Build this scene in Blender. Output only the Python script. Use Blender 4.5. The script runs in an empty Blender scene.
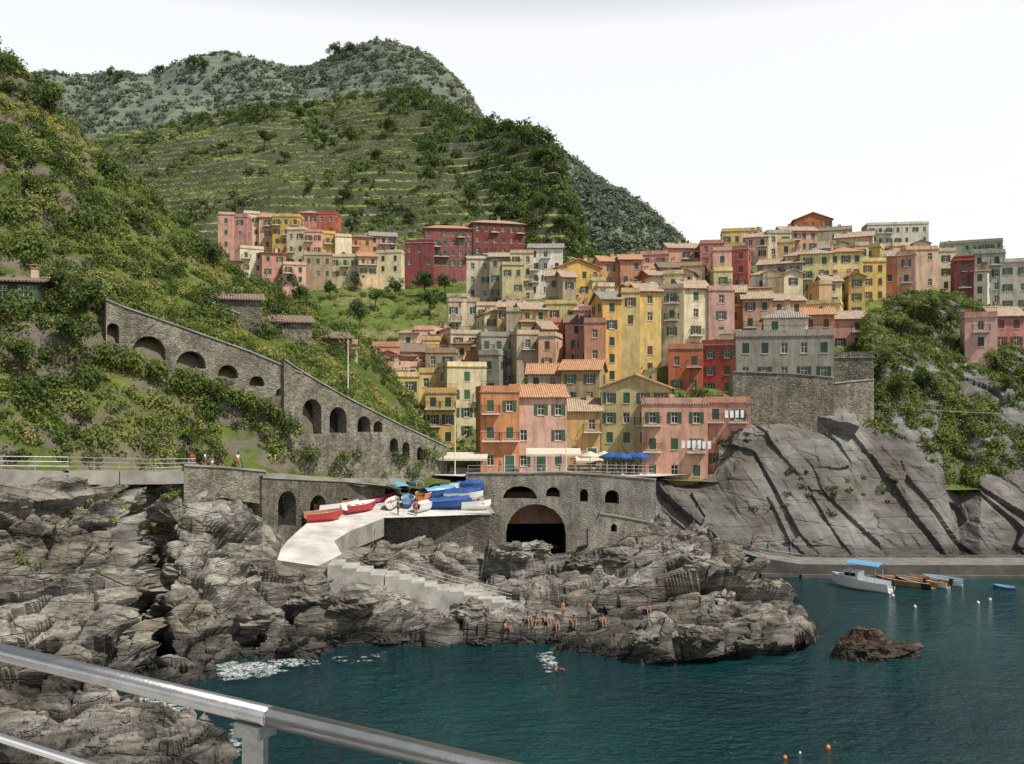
import bpy,bmesh,math,random
import numpy as np
from mathutils import Vector, Matrix, Euler, noise, geometry
from mathutils.bvhtree import BVHTree
random.seed(7); rng=np.random.default_rng(7)
F=900.;HC=18.;HY=400.;CX=512.
sc=bpy.context.scene
COL=sc.collection
def W(px,py,d): return Vector(((px-CX)/F*d, d, HC+(HY-py)/F*d))
def WZ(px,d,z): return Vector(((px-CX)/F*d, d, z))
# ---------------------------------------------------------------- helpers
def add(name,data,parent=None,loc=None,rot=None,scale=None,label=None,cat=None,kind=None,group=None):
    o=bpy.data.objects.new(name,data)
    COL.objects.link(o)
    if parent is not None: o.parent=parent
    if loc is not None: o.location=loc
    if rot is not None: o.rotation_euler=rot
    if scale is not None: o.scale=scale
    if label: o["label"]=label
    if cat: o["category"]=cat
    if kind: o["kind"]=kind
    if group: o["group"]=group
    return o
class MB:
    def __init__(s): s.v=[];s.f=[];s.m=[]
    def poly(s,pts,mi=0):
        n=len(s.v); s.v+= [tuple(p) for p in pts]; s.f.append(tuple(range(n,n+len(pts)))); s.m.append(mi)
    def box(s,a,b,mi=0,M=None):
        x0,y0,z0=a;x1,y1,z1=b
        c=[Vector(p) for p in ((x0,y0,z0),(x1,y0,z0),(x1,y1,z0),(x0,y1,z0),(x0,y0,z1),(x1,y0,z1),(x1,y1,z1),(x0,y1,z1))]
        if M is not None: c=[M@p for p in c]
        n=len(s.v); s.v+=[tuple(p) for p in c]
        for q in ((0,3,2,1),(4,5,6,7),(0,1,5,4),(1,2,6,5),(2,3,7,6),(3,0,4,7)):
            s.f.append(tuple(n+i for i in q)); s.m.append(mi)
    def cyl(s,p0,p1,r0,r1=None,n=8,mi=0,caps=True):
        if r1 is None:r1=r0
        p0=Vector(p0);p1=Vector(p1); ax=(p1-p0).normalized()
        t=ax.orthogonal().normalized(); b=ax.cross(t)
        k=len(s.v)
        for p,r in ((p0,r0),(p1,r1)):
            for i in range(n):
                a=2*math.pi*i/n
                s.v.append(tuple(p+(t*math.cos(a)+b*math.sin(a))*r))
        for i in range(n):
            j=(i+1)%n
            s.f.append((k+i,k+j,k+n+j,k+n+i)); s.m.append(mi)
        if caps:
            s.f.append(tuple(k+i for i in reversed(range(n)))); s.m.append(mi)
            s.f.append(tuple(k+n+i for i in range(n))); s.m.append(mi)
    def mesh(s,name,mats,smooth=False):
        me=bpy.data.meshes.new(name); me.from_pydata(s.v,[],s.f)
        for m in mats: me.materials.append(m)
        me.polygons.foreach_set('material_index',s.m)
        if smooth: me.polygons.foreach_set('use_smooth',[True]*len(s.f))
        me.update(); return me
# ---------------------------------------------------------------- materials
def newmat(name):
    m=bpy.data.materials.new(name); m.use_nodes=True
    nt=m.node_tree; b=nt.nodes['Principled BSDF']
    return m,nt,b
def nd(nt,t,**k):
    n=nt.nodes.new(t)
    for a,v in k.items(): setattr(n,a,v)
    return n
def ramp(nt,fac,stops):
    r=nd(nt,'ShaderNodeValToRGB'); e=r.color_ramp.elements
    while len(e)<len(stops): e.new(0.5)
    for i,(p,c) in enumerate(stops):
        e[i].position=p; e[i].color=(*c,1)
    nt.links.new(fac,r.inputs[0]); return r.outputs[0]
def noisen(nt,scale,detail=6,rough=.6,mapping=None,obj=False):
    if obj:
        g=nd(nt,'ShaderNodeTexCoord').outputs['Object']
    else: g=nd(nt,'ShaderNodeNewGeometry').outputs['Position']
    if mapping:
        mp=nd(nt,'ShaderNodeMapping'); mp.inputs['Rotation'].default_value=mapping[0]; mp.inputs['Scale'].default_value=mapping[1]
        nt.links.new(g,mp.inputs[0]); g=mp.outputs[0]
    n=nd(nt,'ShaderNodeTexNoise'); n.inputs['Scale'].default_value=scale; n.inputs['Detail'].default_value=detail; n.inputs['Roughness'].default_value=rough
    nt.links.new(g,n.inputs['Vector']); return n.outputs[0]
def mixc(nt,fac,a,b,mode='MIX'):
    m=nd(nt,'ShaderNodeMix',data_type='RGBA',blend_type=mode)
    for s,v in ((m.inputs[0],fac),(m.inputs[6],a),(m.inputs[7],b)):
        if isinstance(v,bpy.types.NodeSocket): nt.links.new(v,s)
        elif isinstance(v,(int,float)): s.default_value=v
        else: s.default_value=(*v,1)
    return m.outputs[2]
def math_(nt,op,a,b=None,clamp=False):
    m=nd(nt,'ShaderNodeMath',operation=op); m.use_clamp=clamp
    for s,v in ((m.inputs[0],a),(m.inputs[1],b)):
        if v is None: continue
        if isinstance(v,bpy.types.NodeSocket): nt.links.new(v,s)
        else: s.default_value=v
    return m.outputs[0]
def maprange(nt,v,a,b,c,d):
    m=nd(nt,'ShaderNodeMapRange'); nt.links.new(v,m.inputs[0])
    for i,x in enumerate((a,b,c,d)): m.inputs[i+1].default_value=x
    return m.outputs[0]
def bump(nt,b,h,dist,strength=1):
    n=nd(nt,'ShaderNodeBump'); n.inputs['Strength'].default_value=strength; n.inputs['Distance'].default_value=dist
    nt.links.new(h,n.inputs['Height']); nt.links.new(n.outputs[0],b.inputs['Normal'])
def grey(nt,v):
    cc=nd(nt,'ShaderNodeCombineColor')
    for i in range(3): nt.links.new(v,cc.inputs[i])
    return cc.outputs[0]
def simple(name,c,rough=.7,metal=0,var=.15,vscale=2.,bmp=0):
    m,nt,b=newmat(name)
    n=noisen(nt,vscale,5,.6,obj=True)
    col=ramp(nt,n,[(.3,tuple(x*(1-var) for x in c)),(.7,tuple(min(1,x*(1+var)) for x in c))])
    nt.links.new(col,b.inputs['Base Color']); b.inputs['Roughness'].default_value=rough; b.inputs['Metallic'].default_value=metal
    if bmp: bump(nt,b,n,bmp)
    return m
def mat_rock(name,dark,mid,light,wet=True,bd=.35,rotm=(.5,.35,.4),ck=.7,sc_=1.,fine=.6):
    m,nt,b=newmat(name)
    n1=noisen(nt,.14,5,.6)
    n2=noisen(nt,.45*sc_,7,.6,((rotm),(.6,1.,2.)))
    n3=noisen(nt,2.*sc_,6,.68,((rotm),(.5,1.,1.8)))
    g=nd(nt,'ShaderNodeNewGeometry').outputs['Position']
    mp=nd(nt,'ShaderNodeMapping'); mp.inputs['Rotation'].default_value=rotm; mp.inputs['Scale'].default_value=(.3,.8,1.5); nt.links.new(g,mp.inputs[0])
    vo=nd(nt,'ShaderNodeTexVoronoi',feature='DISTANCE_TO_EDGE'); vo.inputs['Scale'].default_value=.75*sc_; nt.links.new(mp.outputs[0],vo.inputs['Vector'])
    crack=maprange(nt,vo.outputs['Distance'],0,.045,0.25,1)
    c=ramp(nt,n2,[(.3,dark),(.43,mid),(.58,light),(.72,tuple(x*1.3 for x in light))])
    c=mixc(nt,1.,c,ramp(nt,n1,[(.35,(.6,.55,.49)),(.6,(1.14,1.13,1.11))]),'MULTIPLY')
    c=mixc(nt,fine,c,ramp(nt,n3,[(.34,(.25,.23,.21)),(.48,(1.,.98,.96)),(.65,(1.3,1.28,1.25))]),'MULTIPLY')
    c=mixc(nt,ck,c,grey(nt,crack),'MULTIPLY')
    if wet:
        sp=nd(nt,'ShaderNodeSeparateXYZ'); nt.links.new(g,sp.inputs[0])
        zz=math_(nt,'ADD',sp.outputs[2],math_(nt,'MULTIPLY',n2,1.6))
        c=mixc(nt,1.,c,grey(nt,maprange(nt,zz,1.1,2.9,.15,1.)),'MULTIPLY')
        nt.links.new(maprange(nt,zz,1.0,2.0,.35,.9),b.inputs['Roughness'])
    else: b.inputs['Roughness'].default_value=.9
    nt.links.new(c,b.inputs['Base Color']); b.inputs['Specular IOR Level'].default_value=.3
    h=math_(nt,'ADD',math_(nt,'MULTIPLY',n2,1.2),math_(nt,'ADD',math_(nt,'MULTIPLY',n3,.5),math_(nt,'MULTIPLY',crack,.3)))
    bump(nt,b,h,bd)
    return m
ROCK=mat_rock('coastal_rock',(.035,.032,.029),(.135,.127,.113),(.28,.268,.245),bd=.42,fine=.5,ck=.4)
CLIFF=mat_rock('cliff_rock',(.07,.07,.067),(.13,.128,.122),(.185,.182,.175),wet=True,bd=.28,rotm=(.2,1.0,.3),ck=.12,sc_=.4,fine=.35)
REDROCK=mat_rock('dark_rock',(.035,.027,.02),(.12,.088,.066),(.24,.19,.145),bd=.3,ck=.3)
def mat_hill(name,greens,riser,haze=0,hz=(.35,.42,.46),s=1.,th=(.35,.6)):
    m,nt,b=newmat(name)
    n1=noisen(nt,.05*s,6,.65); n2=noisen(nt,.6*s,6,.75)
    c=ramp(nt,n1,[(.3,greens[0]),(.5,greens[1]),(.65,greens[2])])
    c=mixc(nt,.8,c,ramp(nt,n2,[(.35,(.4,.45,.38)),(.62,(1.3,1.25,1.1))]),'MULTIPLY')
    g=nd(nt,'ShaderNodeNewGeometry'); sp=nd(nt,'ShaderNodeSeparateXYZ'); nt.links.new(g.outputs['True Normal'],sp.inputs[0])
    az=math_(nt,'ABSOLUTE',sp.outputs[2])
    st=maprange(nt,math_(nt,'ADD',az,math_(nt,'MULTIPLY',math_(nt,'SUBTRACT',n2,.5),.5)),th[0],th[1],1,0)
    c=mixc(nt,st,c,mixc(nt,n2,tuple(x*.5 for x in riser),tuple(x*1.3 for x in riser)))
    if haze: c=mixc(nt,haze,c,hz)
    nt.links.new(c,b.inputs['Base Color']); b.inputs['Roughness'].default_value=.95; b.inputs['Specular IOR Level'].default_value=.1
    bump(nt,b,n2,.5)
    return m
HILLG=mat_hill('hillside_ground',((.055,.085,.022),(.1,.13,.035),(.17,.16,.075)),(.17,.15,.115),th=(.45,.62))
TERR=mat_hill('terraced_ground',((.14,.19,.04),(.2,.24,.055),(.28,.28,.09)),(.075,.08,.04),haze=.05,th=(.6,.78))
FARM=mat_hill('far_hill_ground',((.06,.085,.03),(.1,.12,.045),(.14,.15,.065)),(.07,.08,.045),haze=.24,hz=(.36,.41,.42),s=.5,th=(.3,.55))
VILG=mat_hill('village_ground',((.08,.12,.03),(.13,.17,.05),(.2,.2,.1)),(.2,.185,.14))
def mat_leaf(name,cols,haze=0,hz=(.36,.41,.42)):
    m,nt,b=newmat(name)
    a=nd(nt,'ShaderNodeAttribute',attribute_name='tint').outputs['Fac']
    oi=nd(nt,'ShaderNodeObjectInfo').outputs['Random']
    n=noisen(nt,.08,3)
    t=math_(nt,'ADD',math_(nt,'ADD',math_(nt,'MULTIPLY',a,.75),math_(nt,'MULTIPLY',math_(nt,'SUBTRACT',n,.5),.6)),math_(nt,'MULTIPLY',oi,.1))
    c=ramp(nt,t,cols)
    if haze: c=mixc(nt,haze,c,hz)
    nt.links.new(c,b.inputs['Base Color']); b.inputs['Roughness'].default_value=.6; b.inputs['Specular IOR Level'].default_value=.2
    tr=nd(nt,'ShaderNodeBsdfTranslucent'); nt.links.new(c,tr.inputs[0])
    ms=nd(nt,'ShaderNodeMixShader'); ms.inputs[0].default_value=.38
    nt.links.new(b.outputs[0],ms.inputs[1]); nt.links.new(tr.outputs[0],ms.inputs[2])
    nt.links.new(ms.outputs[0],nt.nodes['Material Output'].inputs[0])
    return m
LEAF=mat_leaf('shrub_foliage',[(.05,(.045,.07,.018)),(.28,(.11,.155,.033)),(.5,(.2,.245,.058)),(.75,(.31,.3,.115)),(.97,(.62,.5,.07))])
LEAFD=mat_leaf('tree_foliage',[(.1,(.042,.068,.02)),(.45,(.085,.13,.035)),(.8,(.16,.215,.06)),(1,(.24,.27,.09))])
LEAFT=mat_leaf('terrace_foliage',[(.1,(.12,.18,.035)),(.4,(.2,.265,.05)),(.7,(.29,.34,.08)),(.95,(.4,.38,.13))],haze=.04)
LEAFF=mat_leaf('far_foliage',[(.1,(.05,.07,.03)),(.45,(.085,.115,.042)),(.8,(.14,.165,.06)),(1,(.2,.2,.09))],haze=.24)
BARK=simple('bark',(.09,.065,.045),.9,bmp=.02)
AGAVE=simple('agave_leaf',(.16,.24,.17),.5,var=.25)
def mat_stone(name,c,mort=.6,scale=1.3):
    m,nt,b=newmat(name)
    tc=nd(nt,'ShaderNodeNewGeometry').outputs['Position']
    mp=nd(nt,'ShaderNodeMapping'); mp.inputs['Scale'].default_value=(1,1,1.7); nt.links.new(tc,mp.inputs[0])
    vo=nd(nt,'ShaderNodeTexVoronoi'); vo.inputs['Scale'].default_value=scale*1.7; nt.links.new(mp.outputs[0],vo.inputs['Vector'])
    ve=nd(nt,'ShaderNodeTexVoronoi',feature='DISTANCE_TO_EDGE'); ve.inputs['Scale'].default_value=scale*1.7; nt.links.new(mp.outputs[0],ve.inputs['Vector'])
    sp=nd(nt,'ShaderNodeSeparateColor'); nt.links.new(vo.outputs['Color'],sp.inputs[0])
    k=(1-mort)
    col=ramp(nt,sp.outputs[0],[(0,tuple(x*(1-k) for x in c)),(.5,c),(1,tuple(x*(1+k*.85) for x in c))])
    n=noisen(nt,.4,6,.7); n4=noisen(nt,1.,5,.7,((0,0,0),(1.4,1.4,.2)))
    col=mixc(nt,.9,col,ramp(nt,n,[(.35,(.5,.5,.45)),(.65,(1.2,1.16,1.08))]),'MULTIPLY')
    col=mixc(nt,.7,col,ramp(nt,n4,[(.36,(.5,.48,.44)),(.55,(1.05,1.05,1.05))]),'MULTIPLY')
    col=mixc(nt,1.,col,grey(nt,maprange(nt,ve.outputs['Distance'],0,.08,mort,1)),'MULTIPLY')
    nt.links.new(col,b.inputs['Base Color']); b.inputs['Roughness'].default_value=.9
    bump(nt,b,math_(nt,'ADD',ve.outputs['Distance'],n),.1)
    return m
STONE=mat_stone('dry_stone',(.23,.215,.18),scale=1.9); STONED=mat_stone('dark_stone',(.14,.13,.11),scale=1.9); STONEG=mat_stone('bridge_stone',(.28,.27,.245),mort=.85,scale=1.9)
SHADE=mat_stone('shade_dark_stone',(.022,.021,.02))  # near-black colour stands in for the shade inside arches and passage
CONC=simple('concrete',(.5,.485,.45),.85,var=.28,vscale=.5,bmp=.04)
CONCD=simple('weathered_concrete',(.24,.23,.2),.9,var=.4,vscale=.6,bmp=.05)
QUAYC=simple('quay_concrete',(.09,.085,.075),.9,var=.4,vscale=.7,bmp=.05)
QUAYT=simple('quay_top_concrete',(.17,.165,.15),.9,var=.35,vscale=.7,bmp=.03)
PAL={'salmon':(.56,.25,.16),'pink':(.6,.35,.28),'ochre':(.59,.39,.13),'yellow':(.65,.5,.2),'cream':(.64,.57,.41),'straw':(.6,.53,.26),
 'beige':(.48,.41,.3),'red':(.42,.1,.07),'maroon':(.24,.055,.06),'vermilion':(.5,.18,.09),'orange':(.6,.34,.16),'grey':(.31,.3,.26),
 'white':(.68,.65,.58),'tan':(.44,.34,.22),'teal':(.34,.39,.33),'stone':(.2,.185,.155),'wood':(.06,.048,.038),'rose':(.5,.23,.2),'lemon':(.67,.6,.32),'peach':(.63,.43,.28)}
def mat_plaster(name,c):
    m,nt,b=newmat(name)
    oi=nd(nt,'ShaderNodeObjectInfo').outputs['Random']
    n=noisen(nt,.5,6,.7); n2=noisen(nt,1.2,5,.7,((0,0,0),(1.4,1.4,.16)))
    hs=nd(nt,'ShaderNodeHueSaturation'); hs.inputs['Color'].default_value=(*c,1)
    nt.links.new(maprange(nt,oi,0,1,.82,1.12),hs.inputs['Value']); nt.links.new(maprange(nt,math_(nt,'FRACT',math_(nt,'MULTIPLY',oi,7.3)),0,1,.49,.512),hs.inputs['Hue']); nt.links.new(maprange(nt,math_(nt,'FRACT',math_(nt,'MULTIPLY',oi,3.7)),0,1,.8,1.08),hs.inputs['Saturation'])
    col=mixc(nt,.9,hs.outputs[0],ramp(nt,n,[(.3,(.68,.66,.62)),(.6,(1.06,1.05,1.03))]),'MULTIPLY')
    col=mixc(nt,.6,col,ramp(nt,n2,[(.36,(.55,.52,.48)),(.54,(1.04,1.04,1.03))]),'MULTIPLY')
    nt.links.new(col,b.inputs['Base Color']); b.inputs['Roughness'].default_value=.9; b.inputs['Specular IOR Level'].default_value=.2
    bump(nt,b,n,.03); return m
PM={k:(mat_stone('stone_wall',v) if k=='stone' else mat_plaster(k+'_plaster',v)) for k,v in PAL.items()}
def mat_tile(name,c):
    m,nt,b=newmat(name)
    tc=nd(nt,'ShaderNodeTexCoord').outputs['Object']
    w=nd(nt,'ShaderNodeTexWave',wave_type='BANDS',bands_direction='X'); w.inputs['Scale'].default_value=1.1; w.inputs['Distortion'].default_value=.6; w.inputs['Detail'].default_value=2
    nt.links.new(tc,w.inputs[0])
    n=noisen(nt,1.6,6,.75)
    col=ramp(nt,n,[(.3,tuple(x*.55 for x in c)),(.5,c),(.7,tuple(min(1,x*1.35+.02) for x in c))])
    col=mixc(nt,.45,col,w.outputs[0],'MULTIPLY')
    nt.links.new(col,b.inputs['Base Color']); b.inputs['Roughness'].default_value=.85
    bump(nt,b,w.outputs[0],.06); return m
TILES=[mat_tile('terracotta_tiles',(.55,.29,.16)),mat_tile('faded_tiles',(.48,.36,.26)),mat_tile('brown_tiles',(.26,.19,.14)),mat_tile('grey_slate',(.32,.3,.27))]
GLASS=simple('window_glass',(.02,.024,.028),.15,var=.3)
FRAME=simple('white_trim',(.6,.57,.5),.6)
SH=[simple('green_shutter_paint',(.045,.11,.07),.55),simple('dark_green_shutter_paint',(.025,.06,.04),.55),simple('brown_shutter_paint',(.13,.065,.035),.6)]
IRON=simple('dark_iron',(.05,.05,.05),.5,.5)
METAL,nt_,b_=newmat('brushed_steel')
n_=noisen(nt_,9,5,.6,((0,0,.52),(.12,4,4)),obj=True); nt_.links.new(ramp(nt_,n_,[(.3,(.33,.33,.335)),(.7,(.46,.46,.465))]),b_.inputs['Base Color']); b_.inputs['Metallic'].default_value=.85; b_.inputs['Roughness'].default_value=.27
n__=noisen(nt_,60,3,.6,obj=True); bump(nt_,b_,n__,.0006)
WHITEP=simple('white_paint',(.72,.72,.7),.4,var=.08); GALV=simple('galvanised_metal',(.4,.41,.41),.5,.4)
BLUE=simple('blue_canvas',(.02,.075,.27),.7,bmp=.03); LBLUE=simple('light_blue_paint',(.14,.36,.54),.45); REDP=simple('red_paint',(.42,.035,.035),.45); MAG=simple('pink_paint',(.5,.045,.16),.45)
WOODL=simple('varnished_wood',(.3,.15,.06),.5); ORANGEP=simple('orange_paint',(.7,.2,.03),.4); GREENP=simple('green_paint',(.05,.2,.12),.5)
SKIN=simple('skin',(.3,.17,.115),.6,var=.05); HAIR=simple('dark_hair',(.03,.02,.015),.7)
CLOTH=[simple('blue_cloth',(.05,.1,.3),.9),simple('red_cloth',(.5,.04,.05),.9),simple('white_cloth',(.7,.7,.68),.9),simple('black_cloth',(.03,.03,.035),.9),simple('green_cloth',(.1,.25,.15),.9)]
AWN=simple('cream_awning',(.55,.5,.4),.85); DOORM=simple('door_paint',(.08,.05,.03),.6)
# ---------------------------------------------------------------- terrain patches
def lerp_cols(cols,nu,nv):
    A=[]
    for px,pts in cols:
        w=np.array([W(px,p[0],p[1])[:] for p in pts])
        t=np.linspace(0,1,len(pts)); tt=np.linspace(0,1,nv)
        A.append(np.stack([np.interp(tt,t,w[:,k]) for k in range(3)],1))
    A=np.array(A)
    pxs=np.array([c[0] for c in cols],float); uu=np.linspace(pxs[0],pxs[-1],nu)
    P=np.zeros((nu,nv,3))
    for k in range(3):
        for j in range(nv): P[:,j,k]=np.interp(uu,pxs,A[:,j,k])
    return P
def blur(P,k):
    for _ in range(k):
        Q=P.copy()
        Q[1:-1]=(P[:-2]+2*P[1:-1]+P[2:])/4; P=Q.copy()
        Q[:,1:-1]=(P[:,:-2]+2*P[:,1:-1]+P[:,2:])/4; P=Q
    return P
def normals(P):
    a=np.gradient(P,axis=0); b=np.gradient(P,axis=1)
    n=np.cross(a,b); n/= (np.linalg.norm(n,axis=2,keepdims=True)+1e-9)
    s=np.sign(-n[...,1]+n[...,2]*.3); s[s==0]=1
    return n*s[...,None]
def gridmesh(name,P,mat,smooth=False):
    nu,nv=P.shape[:2]; me=bpy.data.meshes.new(name)
    i,j=np.meshgrid(np.arange(nu-1),np.arange(nv-1),indexing='ij')
    a=(i*nv+j).ravel(); fs=np.stack([a,a+nv,a+nv+1,a+1],1).astype(np.int32)
    n=len(fs)
    me.vertices.add(nu*nv); me.vertices.foreach_set('co',P.reshape(-1).astype(np.float32))
    me.loops.add(n*4); me.loops.foreach_set('vertex_index',fs.ravel())
    me.polygons.add(n); me.polygons.foreach_set('loop_start',np.arange(0,n*4,4,dtype=np.int32))
    me.polygons.foreach_set('use_smooth',np.full(n,smooth))
    me.materials.append(mat); me.update(calc_edges=True); return me
def disp(P,fn,sm=8):
    N=normals(blur(P,sm)); Q=P.copy(); nu,nv=P.shape[:2]
    for i in range(nu):
        for j in range(nv):
            Q[i,j]+=N[i,j]*fn(P[i,j])
    return Q
def mk_rock(amp,rot=(.5,.35,.4),scl=(.55,1,1.6),lv=((.14,1.5),(.4,.62),(1.2,.12)),frac=.7,warp=.4,cre=3.,tilt=1.1,off=.55):
    R=np.array(Euler(rot).to_matrix())*np.array(scl)[:,None]
    def fn(p):
        q=Vector(R@p); q=q+noise.noise_vector(q*.3)*warp
        t=frac*noise.fractal(q*.12,1.,2.,4)
        for s,a in lv:
            qs=q*s; d,pt=noise.voronoi(qs)
            rv=noise.cell_vector(pt[0]*17.3)*2-Vector((1,1,1))
            t+=a*(rv.x*off+(qs-pt[0]).dot(rv)*tilt-max(0.,.12-(d[1]-d[0]))*cre)
        return amp*t
    return fn
def hillfn(amp,s):
    return lambda p: amp*(noise.fractal(Vector(p)*s,1.,2.,5))
PATCH={}
def patch(name,cols,nu,nv,mat,fn=None,bl=4,smooth=True,label=None,terr=None):
    P=blur(lerp_cols(cols,nu,nv),bl)
    if fn: P=disp(P,fn)
    if terr is not None:
        st,f,mx=terr
        ph=np.array([noise.noise(Vector((x*.022,y*.022,0)))*.9+noise.noise(Vector((x*.08,y*.08,3)))*.25 for x,y in P[...,:2].reshape(-1,2)]).reshape(P.shape[:2])
        z=P[...,2]/st+ph; k=np.floor(z); fr_=z-k
        g=np.where(fr_<f,fr_/f,1.)*mx+fr_*(1-mx)
        P[...,2]+=((k+g)-z)*st
    o=add(name,gridmesh(name,P,mat,smooth),kind='structure',label=label)
    PATCH[name]=P; return o,P
def wl(py,z=-1.6):
    d=HC*F/(py-HY); return [(py+ (-z)*F/d+6,d-.8),(py,d)]
RC=[(-220,wl(722)+[(650,53),(600,55),(550,57),(500,60),(476,61),(474,64),(474,66)]),
 (-60,wl(712)+[(650,55),(600,57),(550,59),(500,62),(478,64),(476,67),(476,69)]),
 (0,wl(706)+[(655,56),(605,59),(550,62),(505,64),(480,66),(478,69),(478,71)]),
 (60,wl(702)+[(650,57),(600,60),(550,63),(510,66),(482,68),(480,71),(480,73)]),
 (125,wl(700)+[(650,58),(600,61),(560,65),(510,69),(482,72),(480,75),(480,77)]),
 (146,wl(697)+[(660,63),(620,69),(580,73),(530,75.5),(485,76),(480,79),(480,81)]),
 (170,wl(692)+[(650,61),(600,64),(550,68),(510,73),(482,76),(480,79),(480,81)]),
 (210,wl(680)+[(640,62),(595,65),(550,69),(510,74),(482,78),(478,81),(478,83)]),
 (245,wl(668)+[(630,65),(598,68),(568,71),(540,75),(508,79),(488,81),(482,83)]),
 (285,wl(662)+[(625,66),(592,69.5),(568,72),(561,75.5),(548,79.5),(520,90),(505,96)]),
 (340,wl(658)+[(628,66),(592,70),(568,71.8),(563,75.5),(550,80),(532,90),(520,96)]),
 (375,wl(656)+[(630,66.5),(600,70),(580,73),(570,77),(556,82),(540,88),(530,96)]),
 (400,wl(655)+[(630,67),(603,71),(588,75),(572,79.5),(558,85),(545,90.5),(540,96)]),
 (450,wl(651)+[(628,68.5),(606,73),(592,78),(576,82),(560,87),(548,91.3),(545,98)]),
 (500,wl(650)+[(626,70),(607,74.5),(588,80),(568,87),(556,93),(551,101),(545,114)]),
 (560,wl(650)+[(625,70),(598,75),(574,80),(560,87),(556,94),(550,101),(545,114)]),
 (620,wl(652)+[(620,70),(588,75),(558,81),(542,87),(538,92),(538,100),(538,114)]),
 (665,wl(655)+[(612,70),(568,76),(536,81),(518,86),(526,92),(540,100),(545,112)]),
 (700,wl(656)+[(614,69),(572,74),(540,79),(524,84),(538,89),(565,95),(600,100)]),
 (730,wl(656)+[(620,68),(590,72),(562,76),(546,80),(562,85),(592,89),(620,92)]),
 (760,wl(656)+[(626,68),(606,71),(582,75),(568,78),(585,81),(612,84),(640,86)]),
 (795,wl(652)+[(633,67),(614,70),(602,73),(600,74),(614,76),(640,78),(660,80)]),
 (814,[(680,61),(662,62),(655,64),(648,66),(642,68),(638,70),(645,72),(660,74),(670,76)])]
fr=mk_rock(1.2)
def rfn(p):
    px=CX+F*p[0]/p[1]; k=1.
    if 262<px<372 and p[1]>71: k=.15
    elif 372<=px<520 and 71.5<p[1]<76: k=.45
    elif px<260: k=1.25
    if p[1]>90: k=min(k,.45)
    if p[2]>11 and px<270: k=.35
    return fr(p)*k
RO,RP=patch('rocky_shore_ground',RC,640,250,ROCK,rfn,bl=3,smooth=False,label='grey layered coastal rocks above the sea')
NC=[(-200,[(840,38),(790,41),(735,45),(700,49),(688,51),(690,53),(690,56)]),
 (0,[(840,38),(790,41),(745,44.5),(712,47.5),(698,50),(692,52.5),(688,56)]),
 (90,[(840,38),(785,41.5),(740,45),(712,48),(698,50.5),(694,53),(692,56)]),
 (140,[(840,38),(785,41.5),(740,45),(714,48),(706,49.5),(708,52),(722,54)]),
 (195,[(845,38),(790,41.5),(744,44.5),(722,46.5),(716,48),(730,50),(760,52)]),
 (228,[(860,38),(805,41),(764,43.5),(748,45),(746,46),(762,47),(790,48)]),
 (262,[(880,38),(845,41),(825,43.5),(815,45),(812,46),(815,47),(830,48)])]
NO,NP=patch('foreshore_rock_ground',NC,300,140,ROCK,mk_rock(.75,lv=((.26,1.2),(.8,.4),(2.4,.1))),bl=3,smooth=False,label='rough grey rock slab beside the inlet')
CC=[(650,[(600,96),(556,99),(535,101),(515,102.5),(494,104),(487,105),(485,110),(480,122)]),
 (695,[(590,95),(556,98),(528,101),(503,103),(489,104.3),(486,105.5),(485,110),(478,122)]),
 (715,[(585,95),(556,98.5),(522,101),(497,103),(480,104.8),(474,106.5),(470,112),(450,126)]),
 (738,[(590,95.5),(560,99),(515,101),(470,103.5),(434,106),(418,108.5),(416,112),(415,120)]),
 (790,[(590,95.5),(560,99),(506,101),(456,103.5),(424,106),(414,108.5),(415,112),(410,120)]),
 (855,[(590,95.5),(560,99),(506,101),(456,103.5),(430,106),(418,108.5),(416,114),(400,122)]),
 (885,[(590,95.5),(560,99),(510,101.5),(455,104.5),(425,108),(385,114),(340,126),(298,150)]),
 (940,[(590,95.5),(560,99),(510,101.5),(466,104),(438,109),(390,117),(340,128),(296,152)]),
 (958,[(590,96.5),(560,100.5),(515,104),(480,107.5),(450,111),(400,118),(345,129),(300,152)]),
 (980,[(590,95.5),(560,99),(520,101),(485,104),(450,109),(400,117),(350,128),(305,150)]),
 (1120,[(590,95.5),(560,99),(520,100.5),(480,103),(445,108),(400,116),(360,126),(318,148)])]
cfr=mk_rock(1.,rot=(.1,.62,.15),scl=(1.25,.7,.38),lv=((.085,1.5),(.24,.42),(.9,.07)),frac=.6,warp=.2,cre=.9,tilt=1.5,off=.22)
def cfn(p):
    k=1.
    if p[1]<99.5 or p[2]<1.: k=.35
    return cfr(p)*k
CO,CP=patch('sea_cliff_ground',CC,400,260,CLIFF,cfn,bl=3,smooth=False,label='tall grey cliff face below the village')
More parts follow.
